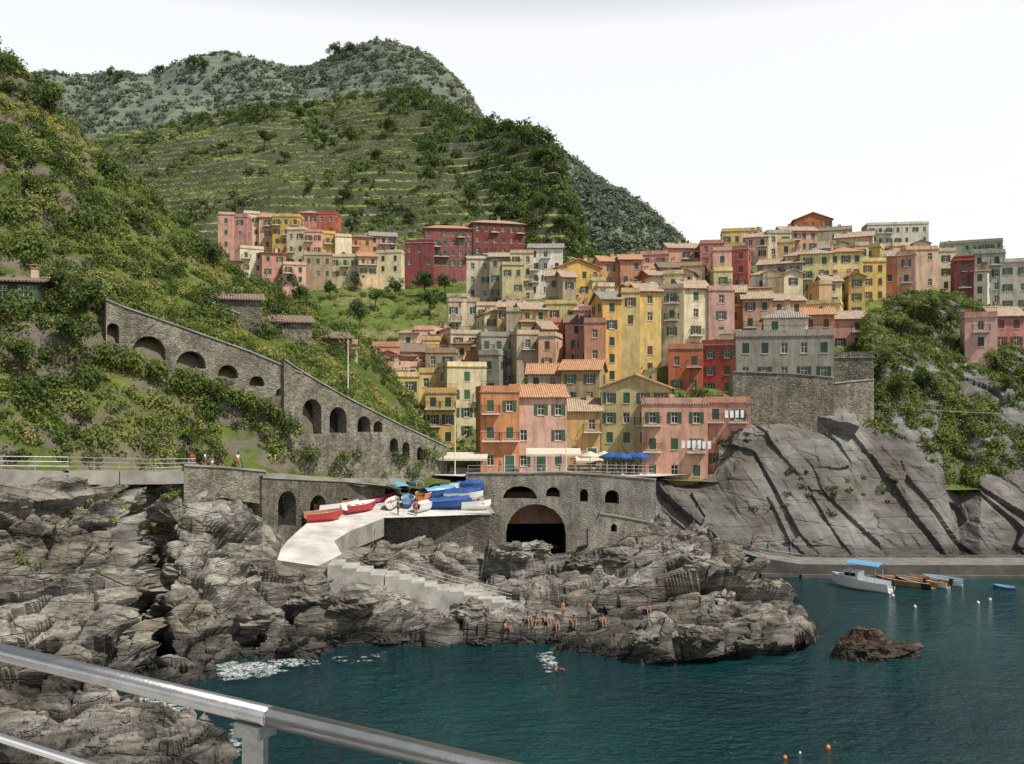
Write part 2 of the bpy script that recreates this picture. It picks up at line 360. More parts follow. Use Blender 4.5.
LC=[(-200,[(478,62),(440,64),(410,66),(370,69),(310,75),(240,82),(140,92),(20,104),(-60,112),(-40,140)]),
 (-60,[(478,64),(440,66),(410,68),(370,71),(310,77),(250,82),(165,90),(80,100),(18,108),(35,135)]),
 (0,[(478,67),(440,69),(410,71),(375,74),(320,79),(270,83),(205,88),(128,98),(68,106),(85,135)]),
 (45,[(479,69),(435,71),(400,74),(362,78),(312,81),(265,86),(205,92),(152,98),(110,104),(125,135)]),
 (104,[(480,73),(435,75),(395,77.5),(355,80.3),(306,83.2),(275,88),(238,94),(202,100),(164,106),(185,140)]),
 (150,[(480,76),(440,78),(405,80.5),(374,82.6),(321,85.5),(290,91),(264,97),(233,103),(200,109),(218,142)]),
 (200,[(478,80),(448,82),(415,84),(385,85.),(338,88),(315,93),(294,99),(270,105),(244,112),(262,142)]),
 (250,[(480,83),(462,85),(432,87),(400,87.8),(355,91),(342,95),(326,100),(304,108),(284,115),(298,145)]),
 (283,[(484,86),(474,87.5),(450,88.5),(425,89.5),(366,92.6),(354,97),(338,102),(319,109),(302,117),(312,145)]),
 (300,[(484,86),(481,88),(478,89.5),(472,91.6),(374,94),(360,98),(345,103),(328,110),(312,118),(320,145)]),
 (350,[(486,90),(484,92.5),(482,95),(478,97.6),(401,100),(388,104),(372,110),(356,117),(341,124),(345,146)]),
 (400,[(486,94),(486,97),(485,100),(480,103),(427,105.5),(418,109),(408,114),(397,121),(384,129),(386,146)]),
 (450,[(486,100),(486,103),(485,105),(483,107),(475,110),(470,113),(466,118),(460,124),(452,131),(450,140)])]
def lfn(p):
    px=CX+F*p[0]/p[1]; k=1.
    if px>95: k=.35
    v=Vector(p); e=noise.voronoi(v*.2)[0]
    return k*(1.8*noise.fractal(v*.09,1.,2.,5)+1.1*(e[1]-e[0]))
LO,LP=patch('left_hillside_ground',LC,320,260,HILLG,lfn,bl=2,label='steep scrub covered hillside')
VD=[104,112,122,135,150,170,200,235,262]
VT={200:[484,474,455,435,405,375,325,292,278],340:[484,470,440,408,375,345,310,284,266],430:[484,480,458,426,390,350,312,284,266],
500:[484,480,456,420,383,344,305,276,265],600:[484,472,432,394,355,319,279,266,262],700:[486,472,436,392,350,306,268,256,256],
800:[500,460,428,392,350,310,268,256,260],900:[500,460,428,388,346,306,268,262,268],1120:[500,465,436,396,356,318,281,276,286]}
VO,VP=patch('village_slope_ground',[(p,list(zip(r,VD))) for p,r in VT.items()],260,220,VILG,hillfn(.5,.1),bl=2,label='hillside the village is built on',terr=(3.,.25,.7))
def dfor(px,py):
    ks=sorted(VT); px=min(max(px,ks[0]),ks[-1])
    col=[np.interp(px,ks,[VT[k][i] for k in ks]) for i in range(len(VD))]
    for i in range(1,len(col)):
        if col[i]>=col[i-1]: col[i]=col[i-1]-.5
    return float(np.interp(-py-4,[-c for c in col],VD))
TC=[(60,[(330,225),(270,280),(225,330),(190,380),(165,430),(150,480),(150,560)]),
 (130,[(320,230),(270,270),(225,315),(185,365),(150,425),(132,475),(140,560)]),
 (200,[(308,233),(262,262),(222,300),(185,345),(150,395),(125,450),(130,550)]),
 (300,[(292,238),(248,262),(208,300),(168,345),(135,395),(112,440),(118,540)]),
 (400,[(288,238),(240,262),(198,300),(158,340),(122,385),(96,425),(105,520)]),
 (480,[(284,238),(236,262),(195,295),(160,325),(138,350),(126,370),(135,450)]),
 (530,[(280,238),(232,258),(192,285),(160,305),(142,318),(134,328),(145,400)]),
 (556,[(275,238),(236,252),(205,270),(180,286),(165,296),(158,302),(180,370)]),
 (574,[(274,238),(250,248),(232,258),(218,268),(208,276),(202,282),(225,345)]),
 (586,[(276,238),(268,244),(262,252),(258,258),(254,264),(252,270),(262,330)]),
 (640,[(282,238),(280,244),(280,252),(280,258),(280,264),(280,270),(284,330)])]
TO,TP=patch('terraced_hill_ground',TC,320,440,TERR,hillfn(5,.02),bl=5,label='hill of stone walled cultivated terraces',terr=(3.5,.2,.6),smooth=False)
FC=[(-150,[(300,560),(200,620),(130,690),(90,750),(100,900)]),
 (20,[(300,560),(200,620),(130,690),(84,750),(100,900)]),
 (80,[(290,560),(190,620),(120,700),(80,760),(95,900)]),
 (150,[(280,560),(180,620),(115,700),(72,770),(90,900)]),
 (200,[(270,560),(170,620),(110,700),(68,770),(85,900)]),
 (290,[(260,560),(160,620),(105,700),(68,770),(85,900)]),
 (330,[(250,560),(155,620),(100,690),(58,760),(80,900)]),
 (365,[(250,560),(150,610),(95,680),(50,745),(75,900)]),
 (395,[(250,560),(150,610),(95,670),(50,735),(75,900)]),
 (425,[(250,560),(155,600),(105,660),(66,720),(90,880)]),
 (460,[(250,560),(170,590),(130,640),(96,690),(115,850)]),
 (488,[(260,560),(190,580),(155,620),(122,660),(140,820)]),
 (540,[(280,560),(230,575),(200,600),(165,630),(180,780)]),
 (600,[(300,560),(270,570),(250,585),(230,600),(250,750)])]
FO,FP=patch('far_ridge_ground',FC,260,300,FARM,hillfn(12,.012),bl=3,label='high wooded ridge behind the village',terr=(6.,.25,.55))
GC=[(520,[(300,400),(240,430),(190,465),(150,500),(165,620)]),
 (560,[(300,400),(240,430),(195,465),(158,500),(175,620)]),
 (585,[(300,400),(245,430),(205,460),(172,495),(190,620)]),
 (620,[(300,400),(255,430),(220,455),(190,485),(210,600)]),
 (650,[(300,400),(265,425),(238,450),(212,475),(232,600)]),
 (675,[(300,400),(275,420),(255,440),(235,460),(255,580)]),
 (700,[(305,400),(290,415),(278,430),(265,445),(285,560)]),
 (760,[(330,400),(325,415),(320,430),(315,445),(320,560)])]
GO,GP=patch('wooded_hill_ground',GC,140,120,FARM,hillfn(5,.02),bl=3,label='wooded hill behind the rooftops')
def bvh(*Ps):
    v=[];f=[]
    for P in Ps:
        nu,nv=P.shape[:2]; n=len(v); v+= [tuple(x) for x in P.reshape(-1,3)]
        for i in range(nu-1):
            for j in range(nv-1):
                a=n+i*nv+j; f.append((a,a+nv,a+nv+1,a+1))
    return BVHTree.FromPolygons(v,f)
SHB=bvh(RP,NP)
CAM=Vector((0,0,HC))
def hit(px,py,B=SHB):
    d=(W(px,py,1.)-CAM).normalized(); r=B.ray_cast(CAM,d)
    return r[0]
# ---------------------------------------------------------------- sea
m,nt,b=newmat('sea_water')
n1=noisen(nt,.035,4); n2=noisen(nt,.45,5,.6,((0,0,.4),(1,1.8,1))); n3=noisen(nt,2.0,5,.62,((0,0,-.3),(1,1.8,1)))
nt.links.new(ramp(nt,n1,[(.35,(.0012,.022,.029)),(.55,(.003,.042,.046)),(.7,(.007,.075,.07))]),b.inputs['Base Color'])
b.inputs['Roughness'].default_value=.08; b.inputs['IOR'].default_value=1.33
bump(nt,b,math_(nt,'ADD',math_(nt,'MULTIPLY',n2,1.3),math_(nt,'MULTIPLY',n3,.5)),.8)
SEA=m
mb=MB(); mb.poly([(-4000,-3000,0),(4000,-3000,0),(4000,6000,0),(-4000,6000,0)])
add('sea_water',mb.mesh('sea_water',[SEA]),kind='structure')
mb=MB(); mb.poly([(-4000,-3000,-6),(4000,-3000,-6),(4000,6000,-6),(-4000,6000,-6)])
add('seabed_ground',mb.mesh('seabed_ground',[CONCD]),kind='structure')
mb=MB()
FOAM,nt,b=newmat('foam'); b.inputs['Base Color'].default_value=(.7,.76,.76,1); b.inputs['Roughness'].default_value=.6
nt.links.new(maprange(nt,noisen(nt,5.,5,.75),.46,.68,0,.85),b.inputs['Alpha'])
def foam(px,py,sx,sy,n,s=.25):
    for _ in range(n):
        x=random.gauss(px,sx); y=random.gauss(py,sy)
        if y<=450: continue
        d=HC*F/(y-HY); c=WZ(x,d,.035+random.random()*.05); r=s*random.uniform(.3,1.8); k=random.randint(6,9)
        mb.poly([c+Vector((math.cos(2*math.pi*i/k)*r*random.uniform(.5,1.5),math.sin(2*math.pi*i/k)*r*random.uniform(.4,1),0)) for i in range(k)])
for a in [(250,669,16,3,200,.28),(236,673,7,3,120,.28),(292,663,14,2,50),(162,702,12,4,160,.35),(345,660,20,2,15,.2),(174,712,10,5,40),
          (546,658,4,3,35,.18),(551,664,3,3,35,.18),(236,745,3,8,15)]: foam(*a)
add('sea_foam',mb.mesh('sea_foam',[FOAM]),kind='stuff',label='white foam washing along the rocks',cat='foam')
# ---------------------------------------------------------------- foliage
def leafmesh(name,C,R,k,ls,mat,squash=.8,tint=None,clump=.5):
    C=np.asarray(C,float);R=np.asarray(R,float); n=len(C)
    if tint is None: tint=rng.random(n)
    cnt=np.maximum(6,(k*R**2/np.mean(R**2)).astype(int)); idx=np.repeat(np.arange(n),cnt); M=len(idx)
    D=rng.normal(size=(M,3)); D/=np.linalg.norm(D,axis=1,keepdims=True)
    A=rng.normal(size=(n,3))*2.6; ph=rng.random(n)*6.28
    A2=rng.normal(size=(n,3))*4.5
    lump=1+.22*np.sin((D*A[idx]).sum(1)+ph[idx])+.16*np.sin((D*A2[idx]).sum(1)+ph[idx]*2)
    rr=R[idx]*(1-clump*rng.random(M)**1.6)*lump
    p=C[idx]+D*rr[:,None]*np.array([1,1,squash])
    N=D+rng.normal(size=(M,3))*.45+np.array([0,0,.25]); N/=np.linalg.norm(N,axis=1,keepdims=True)
    T=np.cross(N,rng.normal(size=(M,3))); T/=np.linalg.norm(T,axis=1,keepdims=True)
    B=np.cross(N,T); s=(ls*(.5+rng.random(M)))[:,None]
    V=np.stack([p-T*s,p-B*s*.6,p+T*s,p+B*s*.6],1).reshape(-1,3)
    me=bpy.data.meshes.new(name)
    me.vertices.add(M*4); me.vertices.foreach_set('co',V.ravel().astype(np.float32))
    me.loops.add(M*4); me.loops.foreach_set('vertex_index',np.arange(M*4,dtype=np.int32))
    me.polygons.add(M); me.polygons.foreach_set('loop_start',np.arange(0,M*4,4,dtype=np.int32))
    me.materials.append(mat); me.update(calc_edges=True)
    at=me.attributes.new('tint','FLOAT','POINT')
    tv=np.clip(tint[idx]*.75+rng.random(M)*.25,0,1.3); at.data.foreach_set('value',np.repeat(tv,4).astype(np.float32))
    return me
def scatter(P,n,mask=None,tread=None):
    cr=np.cross(P[1:,:-1]-P[:-1,:-1],P[:-1,1:]-P[:-1,:-1]); a=np.linalg.norm(cr,axis=2)
    wgt=a.copy()
    if tread is not None: wgt=wgt*(np.abs(cr[...,2])/(a+1e-9)>tread)
    pr=wgt.ravel()/wgt.sum()
    k=rng.choice(len(pr),n,p=pr); i=k//a.shape[1]; j=k%a.shape[1]; u=rng.random((n,1)); v=rng.random((n,1))
    X=P[i,j]*(1-u)*(1-v)+P[i+1,j]*u*(1-v)+P[i,j+1]*(1-u)*v+P[i+1,j+1]*u*v
    px=CX+F*X[:,0]/X[:,1]; py=HY-F*(X[:,2]-HC)/X[:,1]
    if mask is not None:
        ok=mask(px,py,X); X=X[ok]
    return X
def nz(X,s,o=0): return np.array([noise.noise(Vector(x)*s+Vector((o,o,o))) for x in X])
def lm(px,py,X):
    top=np.interp(px,[105,125,160,205,250,302],[300,308,320,336,352,374])
    band=(py>top-1)&(py<top+43)&(px>100)&(px<300)
    low=(px>283)&(py>np.interp(px,[285,345,400,445],[360,398,426,448]))
    return ~(band|low|(py>462))&(px>-190)&(px<450)
X=scatter(LP,8500,lm); X=X[nz(X,.11)>-.36]
cl=nz(X,.16,11)
r=rng.uniform(.3,.85,len(X))*(1+.9*np.clip(cl,0,.6)); t=np.clip(.38+nz(X,.3,4)*1.2+rng.normal(size=len(X))*.18,0,.88); t[rng.random(len(X))<.03]=1.15
X[:,2]+=r*.3
add('hillside_shrubs',leafmesh('hillside_shrubs',X,r,85,.13,LEAF,.8,t),kind='stuff',label='dense mixed green scrub on the hillside',cat='shrubs')
X=scatter(LP,300,lambda px,py,X:lm(px,py,X)&((py<430)&(px<110)|(py<np.interp(px,[105,160,205,250,302,400],[290,300,320,338,350,400])))); r=rng.uniform(.9,1.9,len(X)); X[:,2]+=r*.4
add('hillside_thicket',leafmesh('hillside_thicket',X,r,380,.17,LEAFD,.9),kind='stuff',label='dark leafy thicket bushes on the slope',cat='shrubs')
X=scatter(LP,900,lambda px,py,X:(py>385)&(py<464)&(px<283)); r=rng.uniform(.4,1.1,len(X))
add('lower_shrubs',leafmesh('lower_shrubs',X,r,150,.12,LEAF,.85,rng.random(len(X))*.85+.05),kind='stuff',label='yellow green bushes above the coastal path',cat='shrubs')
X=[]
for px in range(100,300,3):
    if random.random()<.8: X.append(W(px+random.uniform(-2,2),np.interp(px,[106,160,205,250,302],[351,375,385,397,436])+random.uniform(-7,6),np.interp(px,[106,302],[80.2,90.2])-.8))
    if random.random()<.8: X.append(W(px,np.interp(px,[106,125,160,205,250,302],[299,307,319,335,351,373]),np.interp(px,[106,302],[82.,92.])))
for px in range(285,445,4):
    if random.random()<.6: X.append(W(px,np.interp(px,[284,345,400,445],[359,396,424,446]),np.interp(px,[284,447],[91,108])))
    if random.random()<.5: X.append(W(px,random.uniform(450,474),np.interp(px,[284,447],[88.5,106])))
X=np.array([list(x) for x in X]); r=rng.uniform(.4,1.05,len(X))
add('wall_plants',leafmesh('wall_plants',X,r,130,.13,LEAF,.9,rng.random(len(X))*.6),kind='stuff',label='plants spilling over the stone walls',cat='plants')
X=scatter(RP,2000,lambda px,py,X:(px<262)&(py>484)&(py<580)&(X[:,2]>6)); X=X[nz(X,.16,5)>.08]; r=rng.uniform(.2,.5,len(X))
if len(X): add('cliff_plants',leafmesh('cliff_plants',X,r,60,.1,LEAF,.6),kind='stuff',label='small plants rooted in the rock crevices',cat='plants')
def cm(px,py,X): 
    top=np.interp(px,[860,880,940,960,985,1100],[420,434,460,500,470,462])
    return (px>862)&(py<top+rng.normal(size=len(px))*6)
X=scatter(CP,5200,cm); X=X[nz(X,.12,3)>-.4]; r=rng.uniform(.35,1.1,len(X))
add('cliff_top_shrubs',leafmesh('cliff_top_shrubs',X,r,95,.15,LEAF,.8,rng.random(len(X))*.75),kind='stuff',label='scrub growing over the cliff top',cat='shrubs')
X=scatter(CP,1500,lambda px,py,X:(py<548)&(py>420)); X=X[nz(X,.2,9)>.3]; r=rng.uniform(.25,.6,len(X))
if len(X): add('cliff_face_plants',leafmesh('cliff_face_plants',X,r,50,.13,LEAFD,.6),kind='stuff',label='plants clinging to cliff ledges',cat='plants')
def wood(px,py,X):
    edge=np.interp(px,[150,250,330,400,450,480,520,580],[122,122,108,112,180,218,258,280])
    return py<edge+22*nz(X,.02,2)
X=scatter(TP,17000,lambda px,py,X:(px>70)&~wood(px,py,X),tread=.78); r=rng.uniform(.35,.85,len(X)); X[:,2]+=.15
g=nz(X,.018,7); keep=(g>-.25)|(rng.random(len(X))<.4); X=X[keep]; r=r[keep]
add('terrace_vines',leafmesh('terrace_vines',X,r,14,.36,LEAFT,.65,np.clip(.42+nz(X,.03)*.9+rng.random(len(X))*.3,0,1)),kind='stuff',label='rows of vines and crops on terraces',cat='vines')
X=scatter(TP,2800,lambda px,py,X:(px>70)&wood(px,py,X)); r=rng.uniform(1.3,3.,len(X)); X[:,2]+=r*.5
X2=scatter(TP,3600,lambda px,py,X:(px>70)&~wood(px,py,X)); X2=X2[nz(X2,.03,4)>.14]; r2=rng.uniform(.6,1.9,len(X2)); X2[:,2]+=r2*.4
add('hill_woodland',leafmesh('hill_woodland',np.vstack([X,X2]),np.r_[r,r2],85,.46,LEAFD,.9),kind='stuff',label='dark green woodland on the hill',cat='woodland')
X=scatter(FP,12000,lambda px,py,X:(px>0)&(px<560)&(py<190)); X=X[(nz(X,.01,1)>-.22)|(rng.random(len(X))<.35)]; r=rng.uniform(1.2,3.6,len(X)); X[:,2]+=r*.3
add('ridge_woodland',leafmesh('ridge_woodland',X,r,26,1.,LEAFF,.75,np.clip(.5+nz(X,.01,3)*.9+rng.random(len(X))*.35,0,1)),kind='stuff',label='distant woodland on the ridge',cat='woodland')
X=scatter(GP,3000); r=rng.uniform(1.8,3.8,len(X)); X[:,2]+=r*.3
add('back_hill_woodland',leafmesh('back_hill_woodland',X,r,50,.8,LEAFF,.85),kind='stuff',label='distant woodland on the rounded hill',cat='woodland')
X=scatter(VP,2600,lambda px,py,X:(px>270)&(X[:,1]>108)); r=rng.uniform(.4,1.3,len(X))
add('village_shrubs',leafmesh('village_shrubs',X,r,90,.2,LEAF,.8,rng.random(len(X))*.6),kind='stuff',label='garden shrubs and vines between the houses',cat='shrubs')
def crown(seed):
    rs=np.random.default_rng(seed); n=16
    C=rs.normal(size=(n,3))*np.array([.42,.42,.36])+np.array([0,0,1.75]); R=rs.uniform(.3,.55,n)
    return leafmesh('crown',C,R,110,.085,LEAFD,.85,rs.random(n))
CR=[crown(i) for i in range(4)]
def trunk():
    mb=MB(); mb.cyl((0,0,-.4),(0.03,0,.9),.09,.06); mb.cyl((.03,0,.9),(.1,.05,1.7),.06,.025)
    for a in range(5):
        an=a*1.3; mb.cyl((.03,0,.75+.12*a),(.45*math.cos(an),.45*math.sin(an),1.4+.12*a),.035,.012,6)
    return mb.mesh('trunk',[BARK])
TRK=trunk()
def tree(p,s,label='round dark green tree on the hillside'):
    e=add('tree',None,loc=p,rot=(0,0,random.random()*6.28),scale=(s,s,s*random.uniform(.85,1.15)),label=label,cat='tree',group='trees among the terraces and houses')
    add('trunk',TRK,e); add('crown',random.choice(CR),e)
allb={'L':bvh(LP),'T':bvh(TP),'F':bvh(FP),'C':bvh(CP),'V':bvh(VP)}
def treeat(px,py,B,s,label='round dark green tree on the hillside'):
    h=hit(px,py,allb[B])
    if h: tree(h,s,label)
treeat(50,122,'L',2.1,'dark rounded tree standing on the hill crest')
for px,py,s in [(12,100,.9),(60,300,1.3),(88,320,1.6),(30,200,1.),(215,270,1.1),(140,212,.8),(20,380,1.4),(70,360,1.5)]: treeat(px,py,'L',s)
for px,py,s in [(345,205,2.4),(265,150,3.2),(285,165,2.3),(352,150,3.6),(375,165,2.6),(430,190,2.8),(388,140,3.4),(325,150,2.5),(300,125,3),(470,210,3),(500,225,3),(515,205,3.2),(540,220,3),
    (510,140,3),(490,138,3),(525,146,2.8),(545,165,2.6),(310,195,2.),(355,225,2.),(410,225,2.),(560,235,2.4),(568,255,2.2)]: treeat(px,py,'T',s)
for px,py,s in [(335,60,5.5),(195,72,5),(205,72,4.4),(120,82,4),(160,76,4.4),(350,58,5),(110,82,4.2)]: treeat(px,py,'F',s,'tall tree silhouetted on the ridge')
for px,py,s in [(425,300,2.4),(290,296,2.3),(300,310,2.1),(360,330,2.2),(430,316,2.2),(545,250,2.4),(405,275,1.8),(355,292,1.8),(395,302,2.),(375,310,1.8),(330,300,1.8),(445,296,1.8)]: treeat(px,py,'V',s,'leafy tree beside the village houses')
for px,py,s in [(880,310,1.5),(905,315,1.2),(935,320,1.4),(900,400,1.4),(925,395,1.3),(1005,400,1.1),(885,372,1.2),(950,330,1.2)]: treeat(px,py,'C',s,'small leafy tree on the cliff top')
mb=MB()
for i in range(22):
    a=i*2.4; el_=.35+.9*(i/22); L=.95-.2*(i/22); dx,dy=math.cos(a),math.sin(a); sx,sy=-dy*.07,dx*.07; pr=None
    for k in range(5):
        t=k/4; r_=L*t*math.cos(el_); z=L*t*math.sin(el_)-.12*t*t*t; w_=(1-t**2)*(.7+.6*t)
        c0=Vector((dx*r_+sx*w_,dy*r_+sy*w_,z)); c1=Vector((dx*r_-sx*w_,dy*r_-sy*w_,z)); 
        if pr: mb.poly([pr[0],pr[1],c1,c0])
        pr=(c0,c1)
AG=mb.mesh('agave',[AGAVE])
for px,py,s in [(232,402,1.7),(245,412,1.5),(222,414,1.4),(258,422,1.3),(212,398,1.3),(170,408,1.3),(238,428,1.2),(188,430,1.3),(268,440,1.1)]:
    h=hit(px,py,allb['L'])
    if h: add('agave_plant',AG,loc=h+Vector((0,-.3,.3)),rot=(0,0,px),scale=(s,s,s),label='spiky blue green agave on the slope',cat='plant',group='agaves below the arcaded wall')
# ---------------------------------------------------------------- windows / house parts
WW,WH=.82,1.32
def winmesh():
    mb=MB(); w=WW/2;h=WH/2
    mb.poly([(-w,0.02,-h),(w,.02,-h),(w,.02,h),(-w,.02,h)],0)
    for x in (-w+.04,0,w-.04): mb.box((x-.03,-.03,-h),(x+.03,.015,h),1)
    for z in (-h+.04,.15,h-.04): mb.box((-w+.08,-.028,z-.03),(w-.08,.014,z+.03),1)
    mb.box((-w-.08,-.24,-h-.08),(w+.08,-.001,-h-.002),1)
    return mb.mesh('window',[GLASS,FRAME])
WIN=winmesh()
def shm(mat):
    mb=MB(); h=WH/2; w=.2; mb.box((-w,-.02,-h),(w,.02,h))
    for k in range(7): z=-h+.1+k*.17; mb.box((-w+.04,-.04,z),(w-.04,-.022,z+.09))
    return mb.mesh('shutter',[mat])
SHM=[shm(x) for x in SH]
def doormesh(mat):
    mb=MB(); mb.box((-.55,-.06,0),(.55,0,2.2),0); mb.box((-.68,-.09,0),(-.56,.0,2.32),1); mb.box((.56,-.09,0),(.68,0,2.32),1); mb.box((-.56,-.09,2.21),(.56,0,2.32),1)
    for z in (.2,1.2): 
        for x in (-.45,.06): mb.box((x,-.08,z),(x+.39,-.062,z+.8),0)
    return mb.mesh('door',[mat,FRAME])
DOORS=[doormesh(DOORM),doormesh(SH[0])]
def balmesh(w):
    mb=MB(); mb.box((-w/2,-.9,-.14),(w/2,-.002,0),0)
    n=int(w/.18)
    for i in range(n+1): x=-w/2+.03+(w-.06)*i/n; mb.box((x-.012,-.87,0),(x+.012,-.845,.95),1)
    mb.box((-w/2,-.89,.95),(w/2,-.83,1.0),1)
    for s in (-1,1):
        x=s*(w/2-.03)
        mb.box((x-.02,-.83,.95),(x+.02,-.01,1.0),1)
        for k in range(4): mb.box((x-.012,-.7+k*.2,0),(x+.012,-.68+k*.2,.95),1)
    return mb.mesh('balcony',[FRAME,IRON])
BAL=[balmesh(2.2),balmesh(3.4)]
def chim():
    mb=MB(); mb.box((-.3,-.25,-.8),(.3,.25,1.0),0); mb.box((-.38,-.33,1.0),(.38,.33,1.1),1)
    mb.box((-.3,-.25,1.1),(-.22,.25,1.35),0); mb.box((.22,-.25,1.1),(.3,.25,1.35),0); mb.box((-.4,-.35,1.35),(.4,.35,1.44),1)
    return mb.mesh('chimney',[PM['beige'],TILES[0]])
CHIM=chim()
def wallbody(w,dep,zb,h,faces,mat,gab=None,rise=0):
    mb=MB()
    maps={'front':(w,lambda x,z,r:(x-w/2,r,z)),'right':(dep,lambda x,z,r:(w/2-r,x,z)),'left':(dep,lambda x,z,r:(-w/2+r,dep-x,z)),'back':(w,lambda x,z,r:(w/2-x,dep-r,z))}
    slots={}
    for fn,(L,mp) in maps.items():
        info=faces.get(fn)
        if not info:
            mb.poly([mp(0,zb,0),mp(L,zb,0),mp(L,h,0),mp(0,h,0)]); continue
        nc,nr,S=info; cw=L/nc; rh=h/nr
        xs=[0];zs=[zb]
        for i in range(nc): xs+=[cw*(i+.5)-WW/2,cw*(i+.5)+WW/2]
        xs.append(L)
        for j in range(nr): zc=rh*(j+.5)+.05; zs+=[zc-WH/2,zc+WH/2]
        zs.append(h); R=.2; lst=[]
        for a in range(len(xs)-1):
            for c in range(len(zs)-1):
                x0,x1,z0,z1=xs[a],xs[a+1],zs[c],zs[c+1]
                if a%2==1 and c%2==1 and ((a-1)//2,(c-1)//2) in S:
                    mb.poly([mp(x0,z0,R),mp(x1,z0,R),mp(x1,z1,R),mp(x0,z1,R)])
                    mb.poly([mp(x0,z0,0),mp(x1,z0,0),mp(x1,z0,R),mp(x0,z0,R)]); mb.poly([mp(x0,z1,R),mp(x1,z1,R),mp(x1,z1,0),mp(x0,z1,0)])
                    mb.poly([mp(x0,z0,0),mp(x0,z0,R),mp(x0,z1,R),mp(x0,z1,0)]); mb.poly([mp(x1,z0,R),mp(x1,z0,0),mp(x1,z1,0),mp(x1,z1,R)])
                    lst.append((mp((x0+x1)/2,(z0+z1)/2,R-.03),(c-1)//2))
                else: mb.poly([mp(x0,z0,0),mp(x1,z0,0),mp(x1,z1,0),mp(x0,z1,0)])
        slots[fn]=lst
    mb.poly([(-w/2,0,h),(w/2,0,h),(w/2,dep,h),(-w/2,dep,h)])
    if gab=='gable_y':
        for y in (0,dep): mb.poly([(-w/2,y,h),(w/2,y,h),(0,y,h+rise)])
    if gab=='gable_x':
        for x in (-w/2,w/2): mb.poly([(x,0,h),(x,dep,h),(x,dep/2,h+rise)])
    if gab=='shed':
        for x in (-w/2,w/2): mb.poly([(x,0,h),(x,dep,h),(x,dep,h+rise)])
        mb.poly([(-w/2,dep,h),(w/2,dep,h),(w/2,dep,h+rise),(-w/2,dep,h+rise)])
    return mb.mesh('wall',[mat]),slots
def slab(mb,quad,t,mi=0):
    q=[Vector(p) for p in quad]; n=(q[1]-q[0]).cross(q[2]-q[0]).normalized()
    if n.z<0: n=-n
    u=[p+n*t for p in q]; mb.poly(u,mi); mb.poly(q[::-1],mi)
    for i in range(len(q)): j=(i+1)%len(q); mb.poly([q[i],q[j],u[j],u[i]],mi)
def roofmesh(w,dep,h,kind,rise,mat,wm,ov=.4):
    mb=MB(); x=w/2+ov;y0=-ov;y1=dep+ov; e=.03
    if kind=='gable_x':
        k=rise/(dep/2); z0=h-k*ov+e; zr=h+rise+e
        slab(mb,[(-x,y0,z0),(x,y0,z0),(x,dep/2,zr),(-x,dep/2,zr)],.14); slab(mb,[(x,y1,z0),(-x,y1,z0),(-x,dep/2,zr),(x,dep/2,zr)],.14)
        mb.cyl((-x,dep/2,zr+.12),(x,dep/2,zr+.12),.13,n=6)
    elif kind=='gable_y':
        k=rise/(w/2); z0=h-k*ov+e; zr=h+rise+e
        slab(mb,[(-x,y0,z0),(-x,y1,z0),(0,y1,zr),(0,y0,zr)],.14); slab(mb,[(x,y1,z0),(x,y0,z0),(0,y0,zr),(0,y1,zr)],.14)
        mb.cyl((0,y0,zr+.12),(0,y1,zr+.12),.13,n=6)
    elif kind=='hip':
        r=min(x,(y1-y0)/2)*.95; z0=h+e; zr=h+rise
        yc=dep/2; rx=max(0.1,x-r); t=.12
        mb.box((-x,y0,z0),(x,y1,z0+t))
        a,b_,c,d=(-x,y0,z0+t),(x,y0,z0+t),(x,y1,z0+t),(-x,y1,z0+t); p,q=(-rx,yc,zr),(rx,yc,zr)
        mb.poly([a,b_,q,p]);mb.poly([b_,c,q]);mb.poly([c,d,p,q]);mb.poly([d,a,p])
    elif kind=='shed':
        k=rise/dep; slab(mb,[(-x,y0,h-k*ov+e),(x,y0,h-k*ov+e),(x,y1,h+rise+k*ov+e),(-x,y1,h+rise+k*ov+e)],.14)
    else:
        mb.box((-w/2-.12,-.12,h+e),(w/2+.12,dep+.12,h+.2))
        for a,b2 in (((-w/2,-.06,h+.2),(w/2,.12,h+.85)),((-w/2,dep-.18,h+.2),(w/2,dep,h+.85)),((-w/2,.12,h+.2),(-w/2+.18,dep-.18,h+.85)),((w/2-.18,.12,h+.2),(w/2,dep-.18,h+.85))):
            mb.box(a,b2,1)
    return mb.mesh('roof',[mat,wm])
RW={'gable_x':'pitched tiled roof','gable_y':'gabled tiled roof','hip':'hipped tiled roof','shed':'sloping tiled roof','flat':'flat terrace roof'}
